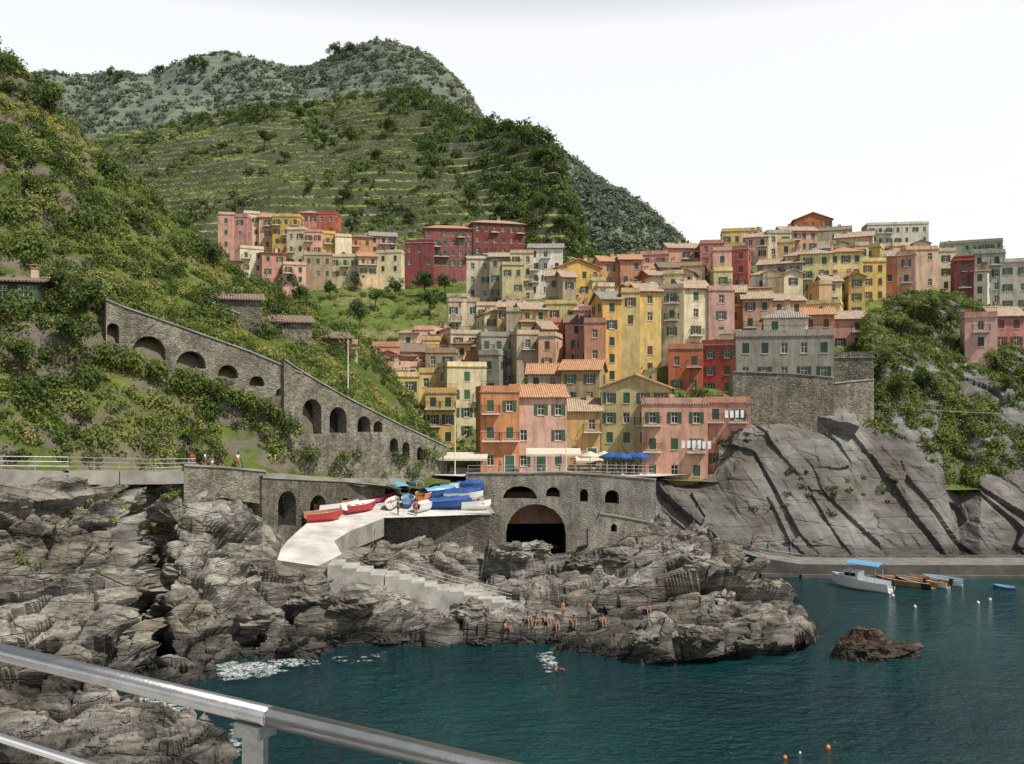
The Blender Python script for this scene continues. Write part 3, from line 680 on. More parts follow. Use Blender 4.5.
def house(x0,x1,yt,yb,col,roof='flat',d=None,yaw=None,tile=None,dep=None,shut=None,balc=.5,door=False,name='house',label=None,win=True,sink=6.,nf=None):
    pxc=(x0+x1)/2
    if d is None: d=dfor(pxc,yb)
    base=W(pxc,yb,d); top=W(pxc,yt,d); h=top.z-base.z; w=(x1-x0)/F*d*.97
    if roof in('gable_x','gable_y','hip','shed'):
        rise={'gable_x':1.4,'gable_y':w*.19,'hip':1.5,'shed':1.}[roof]; h=max(2.,h-rise*.8)
    else: rise=0; h=max(2.4,h-.8)
    if dep is None: dep=random.uniform(5.5,8)
    if yaw is None: yaw=-math.atan2(base.x,base.y)*.75+math.radians(random.uniform(-16,16))
    tile=TILES[random.choices([0,1,2,3],[.35,.35,.15,.15])[0]] if tile is None else TILES[tile]
    nr=nf or max(1,round(h/2.8)); 
    tall='tall' if h>11 else ('small' if h<5 else 'plastered')
    if label is None:
        cw={'salmon':'salmon pink','straw':'pale straw yellow','maroon':'dark maroon','vermilion':'orange red','teal':'pale green grey','rose':'deep rose','lemon':'pale lemon'}.get(col,col)
        label=f"{tall} {cw} {'stone' if col=='stone' else 'village'} house with {RW[roof]}"
    e=add(name,None,loc=base,rot=(0,0,yaw),label=label,cat='house',group='houses of the hillside village' if name=='house' else None)
    faces={}
    nrm_left=Vector((-math.cos(yaw),-math.sin(yaw))); vis='left' if nrm_left.dot(-Vector((base.x,base.y)))>0 else 'right'
    if win:
        nc=max(1,int(w/random.uniform(1.85,2.25))); dr=random.uniform(.84,.98); faces['front']=(nc,nr,{(i,j) for i in range(nc) for j in range(nr) if random.random()<dr and not(door and j==0 and i==nc//2)})
        nc2=max(1,int(dep/3.2)); faces[vis]=(nc2,nr,{(i,j) for i in range(nc2) for j in range(nr) if random.random()<.55})
    wm,slots=wallbody(w,dep,-sink,h,faces,PM[col],roof,rise)
    add('wall',wm,e)
    ro=add('roof',roofmesh(w,dep,h,roof,rise,tile,PM[col]),e)
    for _ in range(random.choice([0,1,1,2]) if win else 0):
        add('chimney',CHIM,ro,loc=(random.uniform(-w*.35,w*.35),random.uniform(dep*.4,dep*.7),h+rise*.8),scale=(1,1,random.uniform(.7,1.1)))
    s=random.choices([0,1,2],[.5,.35,.15])[0] if shut is None else shut
    rz={'front':0,'right':math.pi/2,'left':-math.pi/2}
    for fn,l in slots.items():
        for (p,j) in l:
            wo=add('window',WIN,e,loc=p,rot=(0,0,rz[fn]))
            q=random.random()
            if q<.4:
                for sg in (-1,1): add('shutter',SHM[s],wo,loc=(sg*(WW/2+.22),-.2,0))
            elif q<.8:
                for sg in (-1,1): add('shutter',SHM[s],wo,loc=(sg*.205,-.1,0))
            if fn=='front' and j>0 and random.random()<balc*.5 and w>3.2:
                add('balcony',BAL[0],e,loc=(p[0],0,p[2]-WH/2-.25))
    if door: add('door',random.choice(DOORS),e,loc=((w/nc)*(nc//2+.5)-w/2,-.003,0))
    if roof=='flat' and random.random()<.45 and w>4 and win:
        mb=MB(); n=int(w/.3)
        for i in range(n+1): x=-w/2+.1+(w-.2)*i/n; mb.box((x-.015,-.01,h+.85),(x+.015,.02,h+1.35))
        mb.box((-w/2,-.02,h+1.351),(w/2,.03,h+1.4)); add('railing',mb.mesh('railing',[IRON]),e)
    return e,w,h,dep
HL=[
(218,234,212,262,'pink','flat',232),(233,247,214,262,'rose','flat',233),(244,260,211,250,'cream','flat',238),(259,276,213,250,'peach','gable_x',238),(272,300,214,256,'ochre','flat',234),(300,318,209,236,'rose','hip',244),(317,336,211,236,'red','flat',244),
(286,305,227,268,'cream','flat',228),(304,322,229,268,'pink','flat',228),(320,336,231,272,'ochre','flat',230),(335,352,234,272,'cream','flat',230),(350,373,233,260,'orange','hip',234),(370,397,232,254,'pink','gable_x',238),
(240,264,246,274,'cream','flat',224),(262,286,250,278,'salmon','shed',222),(304,332,252,280,'tan','flat',222),(330,360,254,280,'straw','flat',224),(358,378,252,276,'peach','gable_x',222),(376,402,250,274,'cream','flat',224),
(283,306,262,284,'pink','flat',218),(222,242,258,282,'tan','shed',222),
(404,434,240,268,'maroon','flat',226),(424,474,224,268,'maroon','hip',228),(472,526,219,268,'maroon','hip',230),
(466,492,256,300,'cream','flat'),(489,513,252,300,'beige','gable_x'),(510,534,250,302,'cream','flat'),(528,563,243,296,'white','gable_x'),(556,602,261,312,'ochre','gable_y'),(502,524,262,310,'straw','flat'),
(600,622,256,300,'orange','gable_x'),(620,642,254,300,'salmon','gable_x'),(640,668,251,292,'pink','flat'),(660,684,262,300,'salmon','gable_x'),(682,705,262,300,'peach','flat'),(668,705,243,275,'pink','gable_x'),(700,724,240,278,'rose','flat'),
(722,762,228,262,'yellow','flat'),(720,748,246,290,'red','flat'),(745,768,232,270,'peach','gable_x'),(767,792,230,270,'cream','flat'),(757,802,258,304,'grey','gable_x'),(782,818,226,262,'pink','gable_x'),(794,832,214,250,'vermilion','gable_y'),
(800,832,248,308,'lemon','hip'),(830,862,246,308,'yellow','hip'),(818,850,226,258,'cream','gable_x'),(836,872,232,268,'peach','gable_x'),(868,928,222,256,'white','flat'),(884,908,250,300,'salmon','gable_x'),(906,938,246,302,'peach','flat'),(862,886,258,302,'yellow','flat'),
(936,956,248,292,'cream','flat'),(942,1000,240,262,'teal','flat'),(955,974,256,306,'maroon','flat'),(972,1004,250,306,'teal','flat'),(1002,1045,258,312,'white','flat'),(966,996,312,350,'pink','flat',127),(994,1024,308,350,'rose','gable_x',128),(1022,1060,318,352,'cream','gable_x',128),
(448,480,298,336,'beige','flat'),(476,502,302,334,'cream','flat'),(497,522,301,350,'ochre','gable_x'),(520,548,303,350,'yellow','gable_x'),(545,582,300,342,'straw','flat'),(545,566,318,366,'salmon','flat'),(565,588,316,366,'pink','gable_x'),(512,546,326,352,'vermilion','gable_x'),(578,606,306,366,'rose','flat'),
(584,606,318,386,'salmon','flat'),(602,622,292,384,'ochre','gable_x'),(621,640,288,382,'yellow','flat'),(638,662,284,376,'yellow','gable_x'),(660,684,284,374,'beige','flat'),(682,710,281,372,'cream','gable_x'),(708,735,286,372,'pink','flat'),
(724,745,286,340,'salmon','gable_x'),(743,772,292,346,'pink','gable_x'),(770,806,294,346,'peach','gable_x'),(760,800,298,330,'vermilion','flat'),(803,834,308,350,'salmon','gable_x'),(832,866,312,350,'pink','gable_x'),(806,840,300,336,'straw','flat'),
(668,703,344,396,'vermilion','flat'),(701,736,340,396,'red','flat'),(700,740,330,372,'cream','flat'),
(480,518,332,388,'grey','flat'),(516,540,330,388,'beige','flat'),(538,556,332,388,'peach','flat'),(478,500,350,398,'grey','flat'),(527,562,366,424,'beige','gable_x'),(560,600,362,424,'tan','gable_x'),
(414,434,326,366,'pink','flat'),(432,452,328,366,'cream','gable_x'),(450,482,330,376,'cream','flat'),(372,400,342,388,'salmon','flat'),(398,430,345,388,'pink','gable_x'),(352,392,362,404,'salmon','flat'),(425,456,348,400,'tan','flat'),(352,378,372,410,'straw','flat'),
(386,420,372,430,'straw','flat'),(418,450,368,430,'yellow','flat'),(446,488,362,440,'lemon','flat'),(400,426,362,396,'peach','flat'),(425,456,388,446,'ochre','flat'),(380,410,392,420,'tan','flat'),(456,486,344,376,'yellow','flat'),
(404,420,412,452,'grey','shed'),
]
for t in HL: house(*t)
SKY=([455,500,530,560,600,640,680,720,790,860,930,1000],[268,258,254,268,262,256,250,244,232,240,240,262])
random.seed(33)
for i in range(54):
    px=random.uniform(445,1000); yt=np.interp(px,*SKY)+random.uniform(2,62)*(1 if px<860 else .3)*(1 if px<740 else .8)
    w_=random.uniform(13,22); hh=random.uniform(36,58)
    house(px-w_/2,px+w_/2,yt,yt+hh,random.choice(['cream','cream','pink','red','yellow','beige','straw','ochre','rose','peach','white','yellow','vermilion','lemon']),random.choice(['gable_x','flat','flat','gable_y','hip','shed']))
for i in range(14):
    px=random.uniform(360,480); yt=random.uniform(325,365); w_=random.uniform(14,22)
    house(px-w_/2,px+w_/2,yt,yt+random.uniform(28,44),random.choice(['cream','peach','pink','salmon','straw','yellow','rose','beige']),random.choice(['gable_x','flat','shed','gable_y']))
random.seed(5)
house(480,520,386,474,'salmon','flat',108,yaw=math.radians(6),dep=9,shut=0,balc=.7,door=True,label='salmon pink harbour house with roof terrace')
house(514,568,388,474,'pink','gable_x',109,yaw=math.radians(4),dep=9,shut=0,balc=.8,door=True,tile=0,label='wide pink harbour house with orange tiled roof')
house(566,601,402,466,'ochre','gable_x',112,yaw=0,shut=0,door=True)
house(600,670,378,468,'straw','gable_y',112,yaw=math.radians(-14),tile=0,dep=9,shut=0,label='straw yellow house with orange gabled tile roof')
house(641,708,398,484,'pink','flat',106.5,yaw=math.radians(-10),dep=9,shut=0,balc=1.,sink=3,label='pale pink seafront house with balconies')
house(704,750,397,470,'pink','flat',108,yaw=math.radians(-16),dep=8,shut=0,balc=1.,sink=3,label='pale pink house joined at the cliff edge')
house(736,833,330,384,'grey','flat',112,yaw=math.radians(-12),dep=9,shut=1,balc=0,label='grey fortified house with crenellated terrace roof',name='tower_house')
house(764,808,312,334,'white','hip',118,yaw=math.radians(-12),dep=5,tile=3,label='small white pavilion with hipped roof')
house(830,873,352,382,'stone','flat',115,yaw=math.radians(-12),dep=7,win=False,label='low stone battery beside the fortified house',name='stone_house')
house(-34,38,272,304,'wood','shed',79,yaw=.25,dep=5,sink=4,balc=0,tile=2,label='dark weathered timber hut with sloping roof',name='hut')
for t in [(318,352,332,356,'red','shed',114),(340,358,342,364,'tan','flat',116)]:
    house(*t,yaw=.35,dep=4.5,balc=0,sink=5,tile=2)
for t in [(214,262,297,318,'stone','shed',98.5),(262,312,316,340,'stone','shed',102)]:
    house(*t,yaw=.3,dep=4.5,balc=0,sink=6,tile=2,win=False,name='stone_house',label='long low stone terrace with dark brown roof')
# ---------------------------------------------------------------- arched walls
def arched_wall(name,A,B,top,bot,arches,thick,mat,label,cat='wall',back=True,kind=None,coping=True):
    a=Vector(((A[0]-CX)/F*A[1],A[1])); b=Vector(((B[0]-CX)/F*B[1],B[1])); u=(b-a).normalized()
    def s_of(px):
        k=(px-CX)/F
        return (k*a.y-a.x)/(u.x-k*u.y)
    def sz(px,py):
        s=s_of(px); d=a.y+s*u.y; return Vector((s,HC+(HY-py)/F*d,0))
    outer=[sz(*p) for p in top]+[sz(*p) for p in reversed(bot)]
    holes=[]
    for (pc,wp,pt,pb) in arches:
        l=sz(pc-wp/2,pb); r_=sz(pc+wp/2,pb); t=sz(pc,pt); rad=(r_.x-l.x)/2; cx=(l.x+r_.x)/2; zb=min(l.y,r_.y); spr=max(zb+.05,t.y-rad)
        rr=t.y-spr
        pts=[Vector((cx-rad,zb,0)),Vector((cx+rad,zb,0))]
        for i in range(0,11):
            an=math.pi*i/10; pts.append(Vector((cx+rad*math.cos(an),spr+rr*math.sin(an),0)))
        holes.append(pts)
    nrm=Vector((u.y,-u.x))
    if nrm.y>0: nrm=-nrm
    def w3(p,off): q=a+u*p.x-nrm*off; return Vector((q.x,q.y,p.y))
    mb=MB(); loops=[outer]+holes; flat=[p for l in loops for p in l]
    tri=geometry.tessellate_polygon(loops)
    for off in (0,thick):
        for t in tri: mb.poly([w3(flat[i],off) for i in t])
    for l in loops:
        for i in range(len(l)):
            p,q=l[i],l[(i+1)%len(l)]; mb.poly([w3(p,0),w3(q,0),w3(q,thick),w3(p,thick)])
    root=add(name,mb.mesh(name,[mat]),label=label,cat=cat,kind=kind)
    if coping:
        mc=MB()
        tp=[sz(*p) for p in top]
        for i in range(len(tp)-1):
            p,q=tp[i],tp[i+1]; up=Vector((0,0,.15))
            c=[w3(p,-.12),w3(q,-.12),w3(q,.45),w3(p,.45)]; c=[x+Vector((0,0,.004)) for x in c]
            mc.poly([x+up for x in c]); mc.poly([c[0],c[1],c[1]+up,c[0]+up]); mc.poly([c[2],c[3],c[3]+up,c[2]+up])
        add('coping',mc.mesh('coping',[CONCD]),root)
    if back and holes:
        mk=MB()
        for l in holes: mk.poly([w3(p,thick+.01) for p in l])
        add('niche_back',mk.mesh('niche_back',[SHADE]),root)  # niche backs coloured almost black, recess shade put into the material
    return root
arched_wall('arcaded_wall',(106,81),(302,91),[(106,300),(125,308),(160,320),(205,336),(250,352),(302,374)],[(106,356),(150,379),(200,388),(250,402),(302,445)],
   [(113,12,323,343),(149,33,336,360),(191,30,351,368),(228,20,365,378),(257,15,376,386),(281,10,388,396)],1.5,STONE,'long stone retaining wall with a row of arches')
arched_wall('arcaded_wall',(284,89.5),(447,107),[(284,360),(305,374),(345,397),(400,425),(447,447)],[(284,480),(345,484),(400,486),(447,486)],
   [(312,19,399,434),(338,17,407,433),(364,13,416,432),(378,9,421,432),(394,8,438,452),(406,7,442,458),(420,6,447,460)],1.5,STONE,'stone wall with arched niches stepping to the harbour')
arched_wall('quay_arches_wall',(262,80),(385,95),[(262,478),(300,480),(345,482),(385,486)],[(262,560),(300,545),(345,535),(385,525)],
   [(287,18,491,526),(318,16,495,522),(345,9,498,511)],1.6,STONED,'old stone quay wall with two boat arches')
arched_wall('stone_bridge',(466,103),(656,103),[(466,474),(520,474),(560,473),(600,475),(656,480)],[(466,575),(520,575),(600,570),(656,560)],
   [(536,60,504,562),(520,34,486,499),(553,14,487,497),(584,8,489,502),(612,14,490,504)],2.2,STONEG,'stone harbour bridge with one big arch','bridge',back=False)
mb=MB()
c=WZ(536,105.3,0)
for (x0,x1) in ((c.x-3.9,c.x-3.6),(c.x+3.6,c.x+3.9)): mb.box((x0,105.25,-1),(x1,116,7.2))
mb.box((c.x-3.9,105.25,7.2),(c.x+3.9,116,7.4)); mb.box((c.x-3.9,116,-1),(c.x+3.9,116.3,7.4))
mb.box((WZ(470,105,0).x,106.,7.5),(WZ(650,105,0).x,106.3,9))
add('tunnel',mb.mesh('tunnel',[SHADE]),label='vaulted passage beneath the harbour square',cat='tunnel')  # passage walls and rear panel painted dark to read as deep shade
arched_wall('quay_wall',(384,91.2),(492,91.8),[(384,515),(430,514),(492,515)],[(384,600),(430,600),(492,600)],[],1.,STONED,'dark stone quay wall below the moored boats')
arched_wall('quay_wall',(491,92.9),(468,102.8),[(491,515),(480,500),(468,488)],[(491,600),(480,600),(468,590)],[],1.,STONED,'side of stone quay wall beside the bridge')
arched_wall('harbour_wall',(588,97),(655,98),[(588,530),(598,520),(600,514),(625,518),(655,524)],[(588,588),(655,580)],[(614,6,524,532)],.8,STONEG,'low stone wall on the rocks by the bridge')
arched_wall('bastion',(733,108.6),(834,107.2),[(733,372),(790,374),(834,378)],[(733,470),(790,450),(834,450)],[],4,STONE,'stone bastion under the fortified house','bastion')
arched_wall('bastion',(834,108),(874,110),[(834,384),(850,382),(874,380)],[(834,450),(874,440)],[],4,STONE,'lower stone bastion on the cliff edge','bastion')
arched_wall('retaining_wall',(184,76.5),(266,80.5),[(184,466),(225,468),(266,472)],[(184,500),(225,498),(266,505)],[],.6,STONE,'stone parapet wall beside the path')
arched_wall('retaining_wall',(305,94.5),(388,101),[(305,445),(345,448),(388,464)],[(305,490),(388,490)],[],.6,STONE,'low stone terrace wall above the slipway')
arched_wall('retaining_wall',(203,96),(332,106),[(203,300),(270,326),(332,360)],[(203,320),(270,346),(332,378)],[],.5,STONED,'stone wall climbing the green hillside')
# ---------------------------------------------------------------- paved surfaces
def sheet(name,rows,nu,mat,lab):
    rows=[[W(*p) for p in r] for r in rows]; R2=[]
    k=4
    for a,b in zip(rows[:-1],rows[1:]):
        for i in range(k): R2.append([a[0].lerp(b[0],i/k),a[1].lerp(b[1],i/k)])
    R2.append(rows[-1]); mb=MB()
    G=[[r[0].lerp(r[1],i/nu) for i in range(nu+1)] for r in R2]
    for i in range(len(G)-1):
        for j in range(nu): mb.poly([G[i][j],G[i][j+1],G[i+1][j+1],G[i+1][j]])
    return add(name,mb.mesh(name,[mat]),kind='structure',label=lab)
RW_=[[(277,560,73),(318,566,72)],[(281,549,76),(342,554,75.5)],[(288,540,79),(334,541,79)],[(300,529,82),(350,531,82.5)],[(312,519,85),(384,518,88)],[(334,508,90),(491,514,92)],[(348,497,96),(482,501,97.5)],[(372,486,103),(470,489,103)]]
SL=sheet('slipway_pavement',RW_,12,CONC,'pale concrete boat ramp and terrace')
mb=MB()
def skirt(pts,h=1.3):
    for p,q in zip(pts[:-1],pts[1:]): mb.poly([p,q,(q[0],q[1],q[2]-h),(p[0],p[1],p[2]-h)])
skirt([W(*r[0]) for r in RW_[:6]][::-1]+[W(*r[1]) for r in RW_[:5]]+[W(384,515,91.2)],1.8)
add('ramp_side_wall',mb.mesh('ramp_side_wall',[CONCD]),label='weathered concrete side of the ramp',cat='wall')
zp=9.25
mb=MB(); A=[WZ(395,107,zp),WZ(466,103.2,zp),WZ(656,103.2,zp),WZ(690,106,zp),WZ(690,118,zp),WZ(395,118,zp)]
mb.poly(A); add('square_pavement',mb.mesh('square_pavement',[CONC]),kind='structure',label='paved harbour square')
PATHP=[(-200,476,62.2),(-60,474.5,65.5),(0,474,67.6),(60,474.5,69.8),(110,475,73),(150,475,76),(190,474,78.3),(240,475,81.5),(285,478,88),(340,481,95),(400,481,103)]
mb=MB(); pw=[W(*p) for p in PATHP]
for i in range(len(pw)-1):
    p,q=pw[i],pw[i+1]; n=Vector((-(q-p).y,(q-p).x,0)).normalized()*1.4
    up=Vector((0,0,.35))
    c=[p-n,q-n,q+n*1.5,p+n*1.5]; mb.poly([x+up for x in c]); mb.poly([c[0]+up,c[1]+up,c[1]-up*2,c[0]-up*2])
add('coastal_path',mb.mesh('coastal_path',[CONCD]),kind='structure',label='paved coastal footpath')
PM_=MB(); PM_.cyl((0,0,0),(0,0,1.05),.025,n=6); POST=PM_.mesh('post',[GALV])
def fence(pts,label,h=1.05,sp=1.8):
    e=add('railing',None,loc=pts[0],label=label,cat='railing'); o=pts[0]; mb=MB()
    for p,q in zip(pts[:-1],pts[1:]):
        for z in (h,h*.66,h*.33): mb.cyl(p-o+Vector((0,0,z)),q-o+Vector((0,0,z)),.022,n=5)
        n=max(1,int((q-p).length/sp))
        for i in range(n): add('post',POST,e,loc=p-o+(q-p)*i/n,scale=(1,1,h/1.05))
    add('rail',mb.mesh('rail',[GALV]),e)
nn=[]
for i,p in enumerate(pw[:7]):
    q=pw[i+1]; n=Vector((-(q-p).y,(q-p).x,0)).normalized()*1.25; nn.append(p-n+Vector((0,0,.35)))
fence(nn,'metal pipe railing along the coastal path')
fence([WZ(468,103.6,zp),WZ(560,103.6,zp+.15),WZ(654,103.6,zp)],'thin metal railing at the edge of the square',h=1.2)
def stairs(p,q,n,w,mat,name,label):
    mb=MB(); d=(q-p); hd=Vector((d.x,d.y,0)); L=hd.length; u=hd.normalized(); v=Vector((-u.y,u.x,0))
    M=Matrix(((u.x,v.x,0,p.x),(u.y,v.y,0,p.y),(0,0,1,0),(0,0,0,1)))
    for i in range(n):
        z=p.z+d.z*(i+1)/n; mb.box((L*i/n+.003,-w/2,z-2.4),(L*(i+1)/n-.003,w/2,z),0,M)
    return add(name,mb.mesh(name,[mat]),label=label,cat='stairs')
CS=simple('step_concrete',(.36,.345,.315),.9,var=.35,vscale=.9,bmp=.05)
UP=Vector((0,0,.25))
stairs(W(330,562,71.6)+UP,W(386,575,71.8)+UP,4,2.6,CS,'stairs','weathered concrete steps down the rocks')
stairs(W(386,573,71.6)+UP,W(450,590,72)+UP,5,2.4,CS,'stairs','chunky concrete steps between the rocks')
stairs(W(450,588,72.2)+UP,W(520,606,72.4)+UP,5,2.4,CS,'stairs','lower concrete steps reaching the rocks')
fence([W(395,571,73.4),W(455,588,73.6),W(512,602,74)],'thin handrail beside the rock steps',h=.9,sp=1.5)
mb=MB()
J=[(722,543,95),(735,550,93.5),(760,558,92),(800,564,91.5),(860,565,91),(940,565,91),(1200,565,91)]
jw=[W(*p) for p in J]
for p,q in zip(jw[:-1],jw[1:]):
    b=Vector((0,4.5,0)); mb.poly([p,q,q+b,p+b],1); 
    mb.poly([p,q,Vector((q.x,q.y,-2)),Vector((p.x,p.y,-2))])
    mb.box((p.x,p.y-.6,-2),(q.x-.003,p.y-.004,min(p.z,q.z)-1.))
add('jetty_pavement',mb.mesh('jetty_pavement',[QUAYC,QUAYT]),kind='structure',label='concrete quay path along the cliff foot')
mb=MB()
for p,q in zip(jw[:-1],jw[1:]):
    a=p+Vector((0,4.3,-.3)); c=q+Vector((0,4.3,-.3)); t=Vector((0,.4,0)); u=Vector((0,0,.5))
    mb.poly([a,c,c+u,a+u]); mb.poly([a+u,c+u,c+u+t,a+u+t])
add('quay_back_wall',mb.mesh('quay_back_wall',[STONED]),label='low weathered wall behind the quay path',cat='wall')
fence(jw[:4],'railing on the quay path ramp',h=1.)
def rockblob(name,c,r,mat,seed,label,n=70,am=.3):
    me=bpy.data.meshes.new(name); bm=bmesh.new(); bmesh.ops.create_uvsphere(bm,u_segments=n,v_segments=n//2,radius=1)
    f=mk_rock(am,lv=((.9,1.),(2.2,.45),(5,.15)))
    for v in bm.verts:
        k=.85+f(np.array(v.co*1.3)+seed)
        v.co=Vector((v.co.x*r[0],v.co.y*r[1],v.co.z*r[2]))*k
    bm.to_mesh(me); bm.free(); me.materials.append(mat)
    return add(name,me,loc=c,label=label,cat='rock')
rockblob('rock',WZ(860,63.2,0),(2.6,1.8,2.3),REDROCK,3.2,'jagged dark brown rock rising from the sea',am=.16)
rockblob('rock',WZ(892,63.6,-.15),(2.5,1.5,1.4),REDROCK,7.7,'low dark rock awash beside the larger one',am=.16)
rockblob('rock',WZ(905,95,-.2),(1.6,1.,.6),REDROCK,1.7,'small rock beside the quay',30)
for i,(px,py,s) in enumerate([(700,640,1.2),(650,640,1.),(480,640,.9),(390,642,1.1),(300,648,1.2),(560,640,.8),(745,640,1.),(620,560,1.5),(585,562,1.3),(555,552,1.3),(515,552,1.3),(535,549,1.1),(690,560,1.2),(470,610,1.2),(350,606,1.4),(310,600,1.5),(260,620,1.4),(375,560,1.),(430,560,1.1),(265,570,1.3)]):
    h=hit(px,py)
    if h: rockblob('rock',h,(s*1.5,s,s*.8),ROCK,i*1.37+10,'angular grey boulder on the shore rocks',36)
# ---------------------------------------------------------------- boats
def hull(L,Wd,Hh,mats,deck=False):
    mb=MB(); n=14; rings=[]
    for i in range(n+1):
        t=i/n; b=Wd/2*(.78+.22*math.sin(min(1,t*2)*math.pi/2))*(1-max(0,(t-.45)/.55)**2.3); b=max(b,.02); sheer=Hh*(1+.28*t*t); keel=.0+(.55*Hh*max(0,(t-.75)/.25)**2)
        x=-L/2+L*t
        rings.append([(x,-b,sheer),(x,-b*.8,Hh*.4+keel*.4),(x,-b*.25,keel+.02),(x,b*.25,keel+.02),(x,b*.8,Hh*.4+keel*.4),(x,b,sheer),(x,b*.88,sheer),(x,b*.7,Hh*.42+keel*.5),(x,-b*.7,Hh*.42+keel*.5),(x,-b*.88,sheer)])
    for a,c in zip(rings[:-1],rings[1:]):
        for k in range(10):
            l=(k+1)%10; mi=0 if k<5 else (2 if k in(5,9) else 1)
            if deck and k in(6,7,8): continue
            mb.poly([a[k],a[l],c[l],c[k]],mi)
        if deck: mb.poly([a[6],a[9],c[9],c[6]],1)
    mb.poly(rings[0],0)
    return mb.mesh('hull',mats)
def boat(name,p,yaw,L,Wd,Hh,cols,label,parts=(),roll=0,group=None,cat='boat'):
    e=add(name,None,loc=p,rot=(roll,0,yaw),label=label,cat=cat,group=group)
    add('hull',hull(L,Wd,Hh,cols,deck='deck' in parts),e)
    if 'seat' in parts:
        mb=MB(); mb.box((-.15,-Wd*.4,Hh*.75),(.15,Wd*.4,Hh*.8)); sm=mb.mesh('seat',[WOODL])
        for x in (-L*.28,0,L*.2): add('seat',sm,e,loc=(x,0,0))
    if 'tarp' in parts:
        mb=MB(); N=10
        for i in range(N):
            for j in range(6):
                def pt(i,j):
                    t=i/N; x=-L*.48+L*.93*t; b=Wd/2*(1.04)*(1-max(0,(t-.5)/.5)**2.2)*.98+.02; a=math.pi*j/6
                    return (x,-b*math.cos(a),Hh*1.02+Hh*.28*t*t+math.sin(a)*(.4+.08*math.sin(i*2.1))*(1-abs(t-.5)*.8))
                mb.poly([pt(i,j),pt(i+1,j),pt(i+1,j+1),pt(i,j+1)])
        add('tarpaulin',mb.mesh('tarpaulin',[cols[3]],True),e)
    if 'canopy' in parts:
        mb=MB()
        for x in (-L*.3,L*.12):
            for s in (-1,1): mb.cyl((x,s*Wd*.36,Hh*.9),(x,s*Wd*.34,Hh+1.5),.03,n=6)
        add('canopy_frame',mb.mesh('canopy_frame',[GALV]),e)
        mb=MB()
        for j in range(6):
            y0=-Wd*.42+Wd*.84*j/6; y1=-Wd*.42+Wd*.84*(j+1)/6; z=lambda y:Hh+1.5+.22*(1-(y/(Wd*.42))**2)
            slab(mb,[(-L*.36,y0,z(y0)),(L*.18,y0,z(y0)),(L*.18,y1,z(y1)),(-L*.36,y1,z(y1))],.05)
        add('canopy',mb.mesh('canopy',[LBLUE]),e)
    if 'cabin' in parts:
        mb=MB(); mb.box((L*.0,-Wd*.3,Hh*.8),(L*.25,Wd*.3,Hh+.75)); mb.box((L*.26,-Wd*.25,Hh*.9),(L*.36,Wd*.25,Hh+.3))
        for s in (-1,1): mb.box((L*.04,s*Wd*.3-.01+.012*s,Hh+.3),(L*.22,s*Wd*.3+.01+.012*s,Hh+.62),1)
        mb.box((L*.25+.002,-Wd*.25,Hh+.35),(L*.25+.02,Wd*.25,Hh+.65),1)
        add('cabin',mb.mesh('cabin',[WHITEP,GLASS]),e)
    if 'motor' in parts:
        mb=MB(); mb.box((-L/2-.35,-.15,Hh*.8),(-L/2-.05,.15,Hh+.35)); mb.cyl((-L/2-.2,0,Hh*.8),(-L/2-.2,0,-.3),.07,n=6)
        add('outboard_motor',mb.mesh('outboard_motor',[IRON]),e)
    return e
boat('motor_boat',WZ(861,86,-.3),math.radians(135),5.8,2.4,1.2,[WHITEP,WHITEP,LBLUE],'white motor boat with light blue canopy moored at the quay',('canopy','cabin','motor'))
g='small boats moored by the quay'
for px,d,L,cs,lab,pt,yw in [(898,87.5,4.4,[WOODL,WOODL,WHITEP,BLUE],'wooden rowing boat moored at the quay',('seat','motor'),2.5),(914,87.,4.,[IRON,WOODL,WHITEP,BLUE],'dark hulled open boat with wooden seats',('seat',),2.2),
   (928,87.5,4,[WHITEP,WOODL,ORANGEP,BLUE],'white open boat with orange trim',('seat','motor'),2.3),(942,88,3.6,[WHITEP,LBLUE,WHITEP,BLUE],'small white dinghy beside the quay',('seat',),2.6)]:
    boat('rowing_boat',WZ(px,d,-.25),yw,L,1.7,.85,cs,lab,pt,group=g)
boat('rowing_boat',WZ(1004,85.5,-.25),2.7,1.9,1.,.55,[BLUE,LBLUE,WHITEP],'tiny blue dinghy floating on the water',('seat',))
TB=BVHTree.FromPolygons([v.co[:] for v in SL.data.vertices],[tuple(p.vertices) for p in SL.data.polygons])
